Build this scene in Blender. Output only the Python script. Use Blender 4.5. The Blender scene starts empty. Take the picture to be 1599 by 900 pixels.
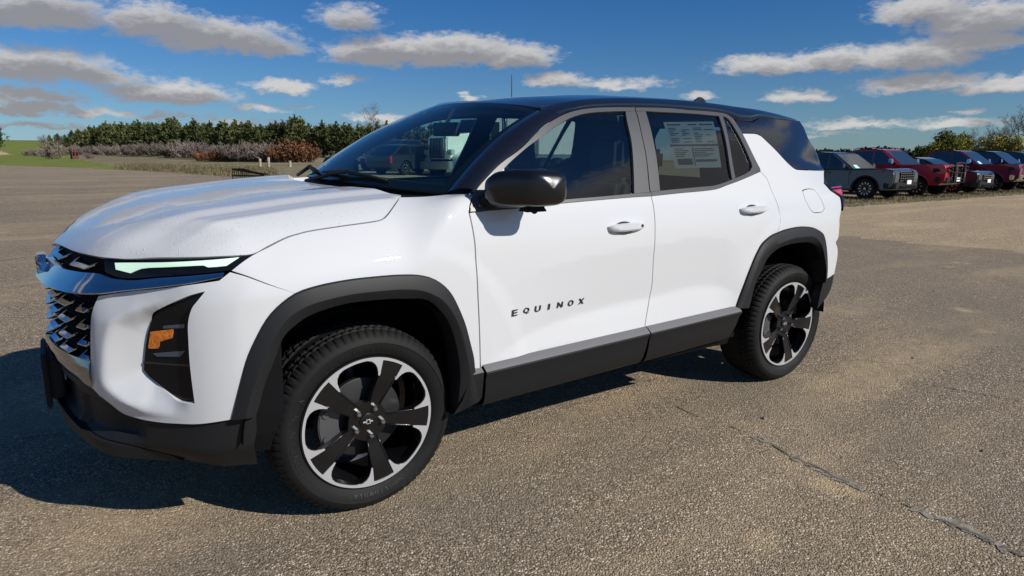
import bpy, bmesh, math, random
import numpy as np
from mathutils import Vector, Matrix
from mathutils.geometry import delaunay_2d_cdt
R = math.radians
rng = random.Random(7)
nrg = np.random.default_rng(11)
scene = bpy.context.scene
# ---------------------------------------------------------------- camera
# the lot slopes a little: TILT carries the car frame (lot plane) into the world frame (true vertical)
def cam_rot(yaw, pitch, roll):
    f = np.array([math.sin(yaw)*math.cos(pitch), math.cos(yaw)*math.cos(pitch), math.sin(pitch)])
    r = np.array([math.cos(yaw), -math.sin(yaw), 0.]); u = np.cross(r, f)
    c, s = math.cos(roll), math.sin(roll)
    return np.stack([c*r + s*u, -s*r + c*u, -f], 1)
CAM_CAR = np.array([-.9098, -3.0990, 1.4267])
MC = cam_rot(R(34.900), R(-12.422), R(1.0))
MW = cam_rot(R(34.900), R(-11.0), 0.0)
TILT = MW @ MC.T
FOC = 1028.13
cd = bpy.data.cameras.new('camera'); cam = bpy.data.objects.new('camera', cd); scene.collection.objects.link(cam)
cd.sensor_width = 36; cd.lens = 36*FOC/1599; cd.clip_start = .05; cd.clip_end = 20000
CAMW = TILT @ CAM_CAR
cam.matrix_world = Matrix.Translation(CAMW) @ Matrix([list(r) for r in MW]).to_4x4()
scene.camera = cam
def pix(px, py, dist):
    """world point seen at photo pixel (px, py) at a depth along the view axis (used to lay out the surroundings)"""
    return CAMW + MW @ np.array([(px - 799.5)/FOC*dist, -(py - 450)/FOC*dist, -dist])
# ---------------------------------------------------------------- light
sv = TILT @ np.array([.66, -1.34, 1.0]); sv /= np.linalg.norm(sv)
SUN_EL, SUN_AZ = math.asin(sv[2]), math.atan2(sv[0], sv[1])      # azimuth of the sun from +y towards +x
scene.view_settings.view_transform = 'Standard'; scene.view_settings.look = 'None'
scene.view_settings.exposure = 0.42; scene.view_settings.gamma = 1
sd = Vector((math.sin(SUN_AZ)*math.cos(SUN_EL), math.cos(SUN_AZ)*math.cos(SUN_EL), math.sin(SUN_EL)))
sl = bpy.data.lights.new('sun', 'SUN'); sl.energy = 3.7; sl.angle = R(.53); sl.color = (1, .955, .88)
so = bpy.data.objects.new('sun', sl); scene.collection.objects.link(so)
so.rotation_euler = sd.to_track_quat('Z', 'Y').to_euler()
world = bpy.data.worlds.new('World'); scene.world = world; world.use_nodes = True
# ---------------------------------------------------------------- helpers
COL = scene.collection
def link(o, parent=None):
    COL.objects.link(o)
    if parent is not None: o.parent = parent
    return o
def tag(o, label=None, cat=None, group=None, kind=None):
    if label: o['label'] = label
    if cat: o['category'] = cat
    if group: o['group'] = group
    if kind: o['kind'] = kind
    return o
def empty(name, loc=(0, 0, 0), rz=0.0, parent=None):
    o = bpy.data.objects.new(name, None); o.empty_display_size = .2
    o.location = loc; o.rotation_euler = (0, 0, rz)
    return link(o, parent)
def mesh_obj(name, verts, faces, m, parent=None, smooth=False, sharp=None, normals=None):
    me = bpy.data.meshes.new(name)
    me.from_pydata([tuple(map(float, v)) for v in verts], [], [tuple(int(i) for i in f) for f in faces])
    mats = m if isinstance(m, (list, tuple)) else [m]
    for k in mats: me.materials.append(k)
    if smooth: me.shade_smooth()
    if sharp is not None: me.shade_smooth(); me.set_sharp_from_angle(angle=math.radians(sharp))
    if normals is not None:
        me.shade_smooth(); me.normals_split_custom_set_from_vertices([tuple(map(float, n)) for n in normals])
    return link(bpy.data.objects.new(name, me), parent)
def copy_tree(o, parent=None):
    c = o.copy(); COL.objects.link(c)
    if parent is not None: c.parent = parent
    for ch in o.children: copy_tree(ch, c)
    return c
class MB:
    """collects simple solids and links them as one mesh"""
    def __init__(s): s.v = []; s.f = []
    def add(s, v, f):
        b = len(s.v); s.v += [tuple(map(float, p)) for p in v]; s.f += [tuple(i + b for i in q) for q in f]; return s
    def box(s, a, b, ta=0.0):
        """box between corners a and b; ta tapers the top in x and y"""
        x0, y0, z0 = a; x1, y1, z1 = b
        return s.add([(x0,y0,z0),(x1,y0,z0),(x1,y1,z0),(x0,y1,z0),(x0+ta,y0+ta,z1),(x1-ta,y0+ta,z1),(x1-ta,y1-ta,z1),(x0+ta,y1-ta,z1)],
                     [(0,3,2,1),(4,5,6,7),(0,1,5,4),(1,2,6,5),(2,3,7,6),(3,0,4,7)])
    def tube(s, path, r, n=8, caps=True, flat=(1, 1)):
        P = [np.array(p, float) for p in path]; R = r if isinstance(r, (list, tuple)) else [r]*len(P)
        rings = []
        for i, p in enumerate(P):
            d = P[min(i+1, len(P)-1)] - P[max(i-1, 0)]; d = d/max(np.linalg.norm(d), 1e-9)
            up = np.array([0, 0, 1.]) if abs(d[2]) < .92 else np.array([1., 0, 0])
            a = np.cross(d, up); a /= np.linalg.norm(a); b = np.cross(a, d)
            rings.append([p + R[i]*(math.cos(t)*a*flat[0] + math.sin(t)*b*flat[1]) for t in np.linspace(0, 2*math.pi, n, endpoint=False)])
        f = [(i*n+j, i*n+(j+1) % n, (i+1)*n+(j+1) % n, (i+1)*n+j) for i in range(len(P)-1) for j in range(n)]
        if caps: f += [tuple(range(n))[::-1], tuple((len(P)-1)*n+j for j in range(n))]
        return s.add([q for g in rings for q in g], f)
    def lathe(s, prof, n=48, axis='y', c=(0, 0, 0), close=False):
        """prof: (radius, along axis)"""
        v = []; m = len(prof)
        for i in range(n):
            t = 2*math.pi*i/n; ct, st = math.cos(t), math.sin(t)
            for r, h in prof:
                v.append((c[0]+r*ct, c[1]+h, c[2]+r*st) if axis == 'y' else ((c[0]+r*ct, c[1]+r*st, c[2]+h) if axis == 'z' else (c[0]+h, c[1]+r*ct, c[2]+r*st)))
        f = [(i*m+j, i*m+j+1, ((i+1) % n)*m+j+1, ((i+1) % n)*m+j) for i in range(n) for j in range(m-1 if not close else m) if j+1 < m]
        return s.add(v, f)
    def prism(s, poly, d, fn):
        """polygon extruded by d; fn maps (u, v, w) to a point"""
        n = len(poly)
        return s.add([fn(u, v, 0) for u, v in poly] + [fn(u, v, d) for u, v in poly],
                     [tuple(range(n)), tuple(range(2*n-1, n-1, -1))] + [((i+1) % n, i, n+i, n+(i+1) % n) for i in range(n)])
    def build(s, name, m, parent=None, smooth=False, sharp=None, bevel=0.0, seg=2):
        o = mesh_obj(name, s.v, s.f, m, parent, smooth, sharp)
        if bevel:
            bm = bmesh.new(); bm.from_mesh(o.data)
            bmesh.ops.recalc_face_normals(bm, faces=bm.faces)
            bmesh.ops.bevel(bm, geom=[e for e in bm.edges if len(e.link_faces) == 2 and e.calc_face_angle(0) > .35], offset=bevel, segments=seg, affect='EDGES', clamp_overlap=True)
            bm.to_mesh(o.data); bm.free()
            o.data.shade_smooth(); o.data.set_sharp_from_angle(angle=math.radians(40))
        return o
def catmull(P, n, closed=False):
    P = np.array(P, float); out = []
    m = len(P)
    for i in range(m if closed else m - 1):
        p0, p1, p2, p3 = (P[(i-1) % m], P[i], P[(i+1) % m], P[(i+2) % m]) if closed else (P[max(i-1, 0)], P[i], P[i+1], P[min(i+2, m-1)])
        for k in range(n):
            t = k/n
            out.append(.5*((2*p1) + (p2-p0)*t + (2*p0-5*p1+4*p2-p3)*t*t + (3*p1-p0-3*p2+p3)*t**3))
    if not closed: out.append(P[-1])
    return np.array(out)
def resample(P, n):
    P = np.array(P, float); s = np.r_[0, np.cumsum(np.linalg.norm(np.diff(P, axis=0), axis=1))]
    t = np.linspace(0, s[-1], n)
    return np.stack([np.interp(t, s, P[:, i]) for i in range(P.shape[1])], 1)
def smooth_poly(Q, res, corner=38):
    """closed outline: rounded through the points except at corners, then spaced by about res"""
    Q = np.array(Q, float); n = len(Q)
    e = np.roll(Q, -1, 0) - Q; L = np.linalg.norm(e, axis=1)
    cor = []
    for i in range(n):
        a = e[i-1]/L[i-1]; b = e[i]/L[i]
        ang = math.degrees(math.acos(max(-1, min(1, float(a @ b)))))
        cor.append(ang > corner)
    T = np.zeros_like(Q)
    out = []
    for i in range(n):
        j = (i+1) % n
        ti = (e[i]/L[i]) if cor[i] else (e[i-1] + e[i])/(L[i-1] + L[i])
        tj = (e[i]/L[i]) if cor[j] else (e[i] + e[j])/(L[i] + L[j])
        k = max(1, int(math.ceil(L[i]/res)))
        for q in range(k):
            t = q/k
            out.append((1+2*t)*(1-t)**2*Q[i] + t*(1-t)**2*L[i]*ti + t*t*(3-2*t)*Q[j] + t*t*(t-1)*L[i]*tj)
    return np.array(out)
def area(Q):
    x, y = Q[:, 0], Q[:, 1]
    return .5*float(np.sum(x*np.roll(y, -1) - np.roll(x, -1)*y))
def inset(Q, g):
    s = 1 if area(Q) > 0 else -1
    a = Q - np.roll(Q, 1, 0); b = np.roll(Q, -1, 0) - Q
    na = np.stack([-a[:, 1], a[:, 0]], 1)/np.maximum(np.linalg.norm(a, axis=1), 1e-9)[:, None]
    nb = np.stack([-b[:, 1], b[:, 0]], 1)/np.maximum(np.linalg.norm(b, axis=1), 1e-9)[:, None]
    m = na + nb; m /= np.maximum(np.linalg.norm(m, axis=1), 1e-6)[:, None]
    k = 1/np.maximum(np.sum(m*na, 1), .45)
    return Q + s*g*m*k[:, None]
def inside(Q, p):
    x, y = p[:, 0][:, None], p[:, 1][:, None]
    x0, y0 = Q[:, 0], Q[:, 1]; x1, y1 = np.roll(x0, -1), np.roll(y0, -1)
    with np.errstate(divide='ignore', invalid='ignore'):
        c = ((y0 > y) != (y1 > y)) & (x < (x1-x0)*(y-y0)/(y1-y0) + x0)
    return c.sum(1) % 2 == 1
def poly_dist(Q, p):
    a = Q; b = np.roll(Q, -1, 0); d = b - a; L = np.maximum((d*d).sum(1), 1e-12)
    out = np.full(len(p), 1e9)
    for i in range(len(a)):
        t = np.clip(((p - a[i]) @ d[i])/L[i], 0, 1)
        out = np.minimum(out, np.linalg.norm(p - a[i] - t[:, None]*d[i], axis=1))
    return out
def triangulate(outer, holes, res):
    loops = [outer] + holes
    lo, hi = outer.min(0), outer.max(0)
    gx = np.arange(lo[0], hi[0], res); gy = np.arange(lo[1], hi[1], res*.87)
    G = np.array([(x + (res/2 if j % 2 else 0), y) for j, y in enumerate(gy) for x in gx]) if len(gx) and len(gy) else np.zeros((0, 2))
    if len(G):
        k = inside(outer, G)
        for h in holes: k &= ~inside(h, G)
        G = G[k]
    if len(G):
        k = np.ones(len(G), bool)
        for l in loops: k &= poly_dist(l, G) > res*.55
        G = G[k]
    V = np.concatenate(loops + ([G] if len(G) else [])); E = []; b = 0
    for l in loops:
        n = len(l); E += [(b+i, b+(i+1) % n) for i in range(n)]; b += n
    r = delaunay_2d_cdt([Vector((float(x), float(y))) for x, y in V], E, [], 0, 1e-7)
    v = np.array([tuple(q) for q in r[0]]); f = np.array([t for t in r[2]])
    c = v[f].mean(1); k = inside(outer, c)
    for h in holes: k &= ~inside(h, c)
    f = f[k]
    a = v[f]; s = (a[:, 1, 0]-a[:, 0, 0])*(a[:, 2, 1]-a[:, 0, 1]) - (a[:, 2, 0]-a[:, 0, 0])*(a[:, 1, 1]-a[:, 0, 1])
    f[s < 0] = f[s < 0][:, ::-1]
    return v, f[np.abs(s) > 1e-10]
def vnormals(v, f):
    n = np.zeros_like(v); a = v[f]; c = np.cross(a[:, 1]-a[:, 0], a[:, 2]-a[:, 0])
    for i in range(3): np.add.at(n, f[:, i], c)
    return n/np.maximum(np.linalg.norm(n, axis=1, keepdims=True), 1e-12)
def panel(name, poly, chart, F, m, parent, off=0.0, res=.03, gap=.0026, thick=.022, holes=(), disp=None, mirror=True, corner=38, edge=.0, names=None):
    """a piece of the skin cut out along an outline, with folded edges; mirrored for the far side"""
    outer = inset(smooth_poly(poly, res*.8, corner), gap) if gap or True else poly
    hs = [inset(smooth_poly(h, res*.6, corner), -gap) for h in holes]
    v2, f = triangulate(outer, hs, res)
    P, ok = from_chart(chart, v2, F, off)
    N = grad(F, P)
    if disp is not None:
        P = P + N*disp(v2)[:, None]
        fl = np.cross(P[f[:, 1]]-P[f[:, 0]], P[f[:, 2]]-P[f[:, 0]])
        Nn = vnormals(P, f)
        if float(np.sum(Nn*N)) < 0: Nn = -Nn
        N = Nn
    fn = np.cross(P[f[:, 1]]-P[f[:, 0]], P[f[:, 2]]-P[f[:, 0]])
    if float(np.sum(fn*N[f[:, 0]])) < 0: f = f[:, ::-1]
    V = [P]; NN = [N]; FF = [tuple(t) for t in f]; base = len(P)
    if thick:
        he = {}
        for a, b, c in f:
            for e in ((a, b), (b, c), (c, a)): he[e] = 1
        bd = [e for e in he if (e[1], e[0]) not in he]
        ids = sorted({i for e in bd for i in e}); mp = {i: k for k, i in enumerate(ids)}
        k = len(ids); idn = np.array(ids)
        out = np.zeros((k, 3))
        for a, b in bd:
            t = P[b] - P[a]; o = np.cross(t, N[a]); out[mp[a]] += o; out[mp[b]] += o
        out /= np.maximum(np.linalg.norm(out, axis=1, keepdims=True), 1e-9)
        r0 = P[idn]; r1 = P[idn] - N[idn]*.003 + out*.0006; r2 = P[idn] - N[idn]*thick
        for r, nn in ((r0, N[idn]*.75 + out*.66), (r1, out), (r2, out)): V.append(r); NN.append(nn)
        for a, b in bd:
            i, j = mp[a], mp[b]
            for s in (0, 1): FF.append((base + s*k + j, base + s*k + i, base + (s+1)*k + i, base + (s+1)*k + j))
    V = np.concatenate(V); NN = np.concatenate(NN); NN /= np.maximum(np.linalg.norm(NN, axis=1, keepdims=True), 1e-9)
    par = parent if isinstance(parent, (list, tuple)) else (parent, parent)
    o = mesh_obj(name, V, FF, m, par[0], normals=NN)
    if mirror:
        s = np.array([1, -1, 1])
        o2 = mesh_obj(name, V*s, [t[::-1] for t in FF], m, par[1], normals=NN*s)
        return o, o2
    return o, None
def strip(name, rows, m, parent, mirror=True, sharp=35, flip=False):
    """ruled skin between rows of points (each row the same length)"""
    R = np.array(rows, float); a, b = R.shape[:2]
    V = R.reshape(-1, 3)
    f = [(i*b+j, i*b+j+1, (i+1)*b+j+1, (i+1)*b+j) for i in range(a-1) for j in range(b-1)]
    if flip: f = [q[::-1] for q in f]
    par = parent if isinstance(parent, (list, tuple)) else (parent, parent)
    o = mesh_obj(name, V, f, m, par[0], sharp=sharp); o2 = None
    if mirror: o2 = mesh_obj(name, V*np.array([1, -1, 1]), [q[::-1] for q in f], m, par[1], sharp=sharp)
    return o, o2
def text_mesh(body, size, extrude):
    cu = bpy.data.curves.new('t', 'FONT'); cu.body = body; cu.size = size; cu.extrude = extrude; cu.align_x = 'LEFT'; cu.resolution_u = 3
    o = bpy.data.objects.new('t', cu); COL.objects.link(o)
    bpy.context.view_layer.update()
    me = bpy.data.meshes.new_from_object(o.evaluated_get(bpy.context.evaluated_depsgraph_get()))
    v = np.array([tuple(q.co) for q in me.vertices]); f = [tuple(p.vertices) for p in me.polygons]
    bpy.data.objects.remove(o); bpy.data.curves.remove(cu); bpy.data.meshes.remove(me)
    return v, f
# ---------------------------------------------------------------- materials
def mat(name, col, rough=.5, metal=0.0, coat=0.0, spec=.5, coat_rough=.03):
    m = bpy.data.materials.new(name); m.use_nodes = True
    b = m.node_tree.nodes['Principled BSDF']
    b.inputs['Base Color'].default_value = (*col, 1); b.inputs['Roughness'].default_value = rough
    b.inputs['Metallic'].default_value = metal; b.inputs['Coat Weight'].default_value = coat
    b.inputs['Coat Roughness'].default_value = coat_rough; b.inputs['Specular IOR Level'].default_value = spec
    return m
def nd(m, t, **k):
    n = m.node_tree.nodes.new(t)
    for a, v in k.items():
        if a.startswith('i_'): n.inputs[int(a[2:]) if a[2:].isdigit() else a[2:]].default_value = v
        else: setattr(n, a, v)
    return n
def lk(m, a, b): m.node_tree.links.new(a, b)
def bsdf(m): return m.node_tree.nodes['Principled BSDF']
def grain(m, scale=300, strength=.15, dist=.001, detail=2, colvar=0.0, cscale=None, coords='Object'):
    """fine relief and, if asked, slight unevenness of colour"""
    tc = nd(m, 'ShaderNodeTexCoord'); n = nd(m, 'ShaderNodeTexNoise'); n.inputs['Scale'].default_value = scale; n.inputs['Detail'].default_value = detail
    lk(m, tc.outputs[coords], n.inputs['Vector'])
    b = nd(m, 'ShaderNodeBump'); b.inputs['Strength'].default_value = strength; b.inputs['Distance'].default_value = dist
    lk(m, n.outputs[0], b.inputs['Height']); lk(m, b.outputs[0], bsdf(m).inputs['Normal'])
    if colvar:
        n2 = nd(m, 'ShaderNodeTexNoise'); n2.inputs['Scale'].default_value = cscale or scale/8; n2.inputs['Detail'].default_value = 5
        lk(m, tc.outputs[coords], n2.inputs['Vector'])
        mr = nd(m, 'ShaderNodeMapRange'); mr.inputs[1].default_value = .3; mr.inputs[2].default_value = .7; mr.inputs[3].default_value = 1 - colvar; mr.inputs[4].default_value = 1 + colvar
        lk(m, n2.outputs[0], mr.inputs[0])
        mx = nd(m, 'ShaderNodeVectorMath', operation='SCALE'); mx.inputs[0].default_value = bsdf(m).inputs['Base Color'].default_value[:3]
        lk(m, mr.outputs[0], mx.inputs['Scale']); lk(m, mx.outputs[0], bsdf(m).inputs['Base Color'])
    return m
def glass(name, tint, rough=0.0, ior=1.5, refl=1.0):
    """thin tinted pane: what lies behind shows through the tint, the sky mirrors in it"""
    m = bpy.data.materials.new(name); m.use_nodes = True; nt = m.node_tree
    nt.nodes.remove(nt.nodes['Principled BSDF'])
    t = nd(m, 'ShaderNodeBsdfTransparent'); t.inputs[0].default_value = (*tint, 1)
    g = nd(m, 'ShaderNodeBsdfGlossy'); g.inputs['Roughness'].default_value = rough; g.inputs[0].default_value = (refl, refl, refl, 1)
    # Schlick reflectance, the same from both faces of the sheet
    ge = nd(m, 'ShaderNodeNewGeometry'); dt = nd(m, 'ShaderNodeVectorMath', operation='DOT_PRODUCT'); lk(m, ge.outputs['Incoming'], dt.inputs[0]); lk(m, ge.outputs['Normal'], dt.inputs[1])
    ab = nd(m, 'ShaderNodeMath', operation='ABSOLUTE'); lk(m, dt.outputs['Value'], ab.inputs[0])
    om = nd(m, 'ShaderNodeMath', operation='SUBTRACT'); om.inputs[0].default_value = 1; lk(m, ab.outputs[0], om.inputs[1])
    pw = nd(m, 'ShaderNodeMath', operation='POWER'); lk(m, om.outputs[0], pw.inputs[0]); pw.inputs[1].default_value = 5
    f0 = 2*((ior - 1)/(ior + 1))**2
    f = nd(m, 'ShaderNodeMath', operation='MULTIPLY_ADD'); lk(m, pw.outputs[0], f.inputs[0]); f.inputs[1].default_value = 1 - f0; f.inputs[2].default_value = f0
    mx = nd(m, 'ShaderNodeMixShader'); lk(m, f.outputs[0], mx.inputs[0]); lk(m, t.outputs[0], mx.inputs[1]); lk(m, g.outputs[0], mx.inputs[2])
    lk(m, mx.outputs[0], nt.nodes['Material Output'].inputs[0])
    return m
M = {}
M['white'] = mat('white_paint', (.565, .573, .587), .6, 0, 1.0, .2, .02)
M['wet'] = mat('white_paint_with_droplets', (.565, .573, .587), .6, 0, 1.0, .2, .03)
def droplets(m):
    tc = nd(m, 'ShaderNodeTexCoord')
    v = nd(m, 'ShaderNodeTexVoronoi'); v.inputs['Scale'].default_value = 125; v.inputs['Randomness'].default_value = 1
    wn = nd(m, 'ShaderNodeTexNoise'); wn.inputs['Scale'].default_value = 5; wn.inputs['Detail'].default_value = 3
    lk(m, tc.outputs['Object'], v.inputs['Vector']); lk(m, tc.outputs['Object'], wn.inputs['Vector'])
    sz = nd(m, 'ShaderNodeMath', operation='MULTIPLY_ADD'); lk(m, v.outputs['Color'], sz.inputs[0]); sz.inputs[1].default_value = .66; sz.inputs[2].default_value = -.12
    d = nd(m, 'ShaderNodeMath', operation='SUBTRACT'); lk(m, sz.outputs[0], d.inputs[0]); lk(m, v.outputs['Distance'], d.inputs[1])
    c = nd(m, 'ShaderNodeMath', operation='MAXIMUM'); lk(m, d.outputs[0], c.inputs[0]); c.inputs[1].default_value = 0
    mk = nd(m, 'ShaderNodeMapRange'); mk.inputs[1].default_value = .30; mk.inputs[2].default_value = .46; lk(m, wn.outputs[0], mk.inputs[0])
    h = nd(m, 'ShaderNodeMath', operation='MULTIPLY'); lk(m, c.outputs[0], h.inputs[0]); lk(m, mk.outputs[0], h.inputs[1])
    b = nd(m, 'ShaderNodeBump'); b.inputs['Strength'].default_value = .55; b.inputs['Distance'].default_value = .006
    lk(m, h.outputs[0], b.inputs['Height']); lk(m, b.outputs[0], bsdf(m).inputs['Coat Normal']); lk(m, b.outputs[0], bsdf(m).inputs['Normal'])
droplets(M['wet'])
M['gloss'] = mat('black_gloss_paint', (.006, .006, .008), .12, 0, 1.0, .5, .015)
M['roofblack'] = grain(mat('black_roof_paint', (.008, .008, .011), .16, 0, .8, .5, .06), 900, .05, .0006)
M['plastic'] = grain(mat('black_moulded_plastic', (.012, .0125, .014), .55, 0, 0, .28), 700, .12, .0006)
M['satin'] = grain(mat('grey_window_frame', (.062, .062, .064), .34, 0, 0, .6), 500, .05, .0005)
M['inner'] = mat('dark_underbody', (.006, .006, .007), .8, 0, 0, .1)
M['gap'] = mat('panel_gap_seal', (.004, .004, .004), .9, 0, 0, .05)
M['chrome'] = mat('chrome', (.52, .53, .55), .06, 1.0)
M['darkchrome'] = mat('smoked_chrome', (.30, .31, .33), .10, 1.0)
M['tyre'] = grain(mat('tyre_rubber', (.007, .007, .007), .7, 0, 0, .28), 260, .2, .0008, 3, .25, 9)
M['tyretext'] = mat('tyre_raised_rubber', (.012, .012, .012), .45, 0, 0, .5)
M['rimsilver'] = mat('machined_alloy', (.55, .56, .58), .34, .45, .5)
M['rimblack'] = mat('black_alloy', (.005, .005, .006), .25, 0, .35, .4)
M['steel'] = mat('brake_steel', (.035, .035, .036), .5, .6)
M['cast'] = mat('cast_caliper', (.10, .10, .105), .5, .5)
M['lug'] = mat('lug_nut', (.6, .58, .55), .22, 1.0)
M['ws'] = glass('windscreen_glass', (.62, .80, .74), 0, 1.62)
M['dglass'] = glass('door_glass', (.68, .84, .79), 0, 1.55)
M['pglass'] = glass('privacy_glass', (.27, .33, .34), 0, 1.55)
M['cabin'] = mat('dark_cabin_trim', (.018, .018, .020), .6, 0, 0, .3)
M['seat'] = grain(mat('black_seat_fabric', (.05, .05, .053), .8, 0, 0, .2), 400, .2, .001)
M['headliner'] = mat('grey_headliner', (.32, .32, .31), .9, 0, 0, .1)
M['paper'] = mat('sticker_paper', (.55, .57, .55), .7)
M['print'] = mat('sticker_print', (.06, .07, .08), .7)
M['drl'] = mat('pale_lamp_strip', (.60, .78, .64), .25, 0, 1.0)
bsdf(M['drl']).inputs['Emission Color'].default_value = (.62, .95, .68, 1); bsdf(M['drl']).inputs['Emission Strength'].default_value = .28
M['amber'] = grain(mat('amber_reflector', (.62, .17, .015), .25, 0, 1.0), 120, .6, .004, 1, .4, 60)
M['smoke'] = mat('smoked_lens', (.005, .0055, .007), .16, 0, 0, .28)
M['lens'] = mat('clear_lens_glint', (.10, .13, .19), .10, .6, 1.0)
M['redlamp'] = mat('red_lamp', (.55, .02, .05), .2, 0, 1.0)
M['mirrorglass'] = mat('mirror_glass', (.8, .8, .8), .02, 1.0)
M['badge'] = mat('badge_dark_chrome', (.16, .165, .175), .14, 1.0)
M['ledge'] = grain(mat('sunlit_sill_plastic', (.14, .14, .145), .5, 0, 0, .4), 300, .15, .0008)  # sill plastic in a lighter grey, standing in for sunlight on the ledge top
M['mirrorblack'] = mat('black_mirror_paint', (.006, .006, .008), .25, 0, .4, .4, .05)
# ---------------------------------------------------------------- body shape of the white car (metres, car frame)
# x runs backwards from the front axle, y to the far side, z up; the surface is a set of smooth functions
def curve(xs, ys):
    """monotone cubic through the given points, flat outside"""
    xs = np.array(xs, float); ys = np.array(ys, float)
    h = np.diff(xs); d = np.diff(ys) / h
    m = np.zeros(len(xs)); m[0] = d[0]; m[-1] = d[-1]
    for i in range(1, len(xs) - 1):
        if d[i-1] * d[i] > 0:
            w1 = 2*h[i] + h[i-1]; w2 = h[i] + 2*h[i-1]
            m[i] = (w1 + w2) / (w1/d[i-1] + w2/d[i])
    def f(x):
        x = np.clip(np.asarray(x, float), xs[0], xs[-1])
        i = np.clip(np.searchsorted(xs, x) - 1, 0, len(h) - 1)
        t = (x - xs[i]) / h[i]
        return ((1+2*t)*(1-t)**2*ys[i] + t*(1-t)**2*h[i]*m[i] + t*t*(3-2*t)*ys[i+1] + t*t*(t-1)*h[i]*m[i+1])
    return f
def sstep(a, b, x):
    t = np.clip((np.asarray(x, float) - a) / (b - a), 0, 1)
    return t*t*(3 - 2*t)
def rmax(a, b, r):
    u = np.maximum(a + r, 0); v = np.maximum(b + r, 0)
    return np.minimum(-r, np.maximum(a, b)) + np.sqrt(u*u + v*v)

SEC = curve([.25, .33, .42, .54, .62, .75, .85, .95, 1.03, 1.10, 1.15, 1.19, 1.24, 1.32, 1.42, 1.52, 1.60, 1.66],
            [.86, .895, .922, .931, .931, .929, .926, .922, .916, .905, .893, .878, .857, .822, .775, .722, .672, .630])
PLAN = curve([-1.1, -.80, -.62, -.5, -.38, -.2, 0, .4, 2.6, 2.85, 3.0, 3.12, 3.25, 3.38, 3.5, 3.62],
             [-.20, -.125, -.068, -.036, -.014, -.002, 0, 0, 0, -.004, -.012, -.026, -.052, -.105, -.19, -.34])
PLANG = curve([.3, .8, 1.5, 2.2, 2.7, 3.1], [-.012, 0, 0, -.022, -.048, -.078])
CREASEZ = curve([.50, .62, .75, .90, 1.10, 1.45, 1.75, 1.95, 2.12], [.56, .60, .64, .665, .685, .70, .715, .70, .64])
SCULPT = curve([.50, .80, 1.2, 1.9, 2.14], [0, .020, .028, .026, 0])
def side_y(x, z):
    y = SEC(z) + PLAN(x) * (1 - .35*sstep(1.15, 1.5, z)) + PLANG(x) * sstep(1.10, 1.36, z)
    zc = CREASEZ(x)
    lo_ = np.maximum((z - .545)/np.maximum(zc - .545, .01), 0); hi_ = 1 - np.clip((z - zc)/.26, -.6, 1)
    rec = np.maximum(.5*(lo_ + hi_ - np.sqrt((lo_ - hi_)**2 + .010)), 0)
    y = y - SCULPT(x) * rec
    # soft swelling of the body over the wheels
    for xc, s in ((0.0, 1), (2.73, 1)):
        r = np.sqrt((x - xc)**2 + (z - .42)**2)
        y = y + .006 * sstep(.72, .64, r) * sstep(1.10, .98, z)
    return y
NOSE = curve([0, .25, .45, .55, .66, .75, .83, .92, 1.0], [-.985, -.955, -.905, -.862, -.765, -.685, -.605, -.47, -.30])
NOSEZ = curve([.18, .25, .32, .40, .55, .85, .95, 1.02, 1.07, 1.12], [.16, .07, .02, .0, .0, .012, .030, .052, .09, .15])
def nose_x(y, z):
    return NOSE(np.abs(y)) + NOSEZ(z)
HOODT = curve([-1.02, -.93, -.85, -.75, -.64, -.54, -.34, -.16, .04, .25, .55], [.94, 1.015, 1.058, 1.098, 1.127, 1.1475, 1.171, 1.191, 1.2065, 1.217, 1.228])
def hood_b(y, x):
    a = np.abs(y)
    k = sstep(-.95, -.45, x)
    b = np.where(a < .72, .004*sstep(.72, .66, a) + k*(.017*sstep(.665, .575, a) - .006*sstep(.47, .34, a)) + .012*(1 - (a/.72)**2), 0)
    return b - (1 - sstep(.12, .44, x))*np.where(a > .72, .50*(a - .72) + 1.6*np.maximum(a - .72, 0)**2, 0)
def hood_z(x, y):
    return HOODT(x) + hood_b(y, x)
REAR = curve([0, .3, .55, .70, .80, .86, .95], [3.70, 3.685, 3.63, 3.55, 3.47, 3.40, 3.28])
REARZ = curve([.30, .40, .55, .70, .92, 1.05, 1.15, 1.30, 1.45, 1.60, 1.66], [-.14, -.06, 0, -.005, 0, -.02, -.075, -.20, -.325, -.45, -.50])
def rear_x(y, z):
    return REAR(np.abs(y)) + REARZ(z)
ROOFC = curve([.55, .75, .95, 1.2, 1.6, 2.0, 2.5, 3.0, 3.3], [1.52, 1.588, 1.636, 1.670, 1.697, 1.703, 1.688, 1.645, 1.60])
def roof_z(x, y):
    a = np.abs(y)
    return ROOFC(x) - .045*(a/.62)**2.5 - .014*sstep(1.25, .92, x)*(a/.62)**2
def f_lower(p):          # nose, fenders, hood, tail up to the shoulder
    x, y, z = p[..., 0], p[..., 1], p[..., 2]
    fs = np.abs(y) - side_y(x, z)
    f = rmax(fs, nose_x(y, z) - x, .03 + .05*sstep(.9, 1.0, z))
    f = rmax(f, x - rear_x(y, z), .05)
    return rmax(f, z - hood_z(x, y), .10 - .065*sstep(-.6, -.8, x) - .07*sstep(.1, .44, x))
def f_side(p):
    return np.abs(p[..., 1]) - side_y(p[..., 0], p[..., 2])
def f_rear(p):
    return rmax(f_side(p), p[..., 0] - rear_x(p[..., 1], p[..., 2]), .06)
def f_roof(p):
    x, y, z = p[..., 0], p[..., 1], p[..., 2]
    return rmax(rmax(f_side(p), z - roof_z(x, y), .06), x - rear_x(y, z) + .0, .06)
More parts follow.
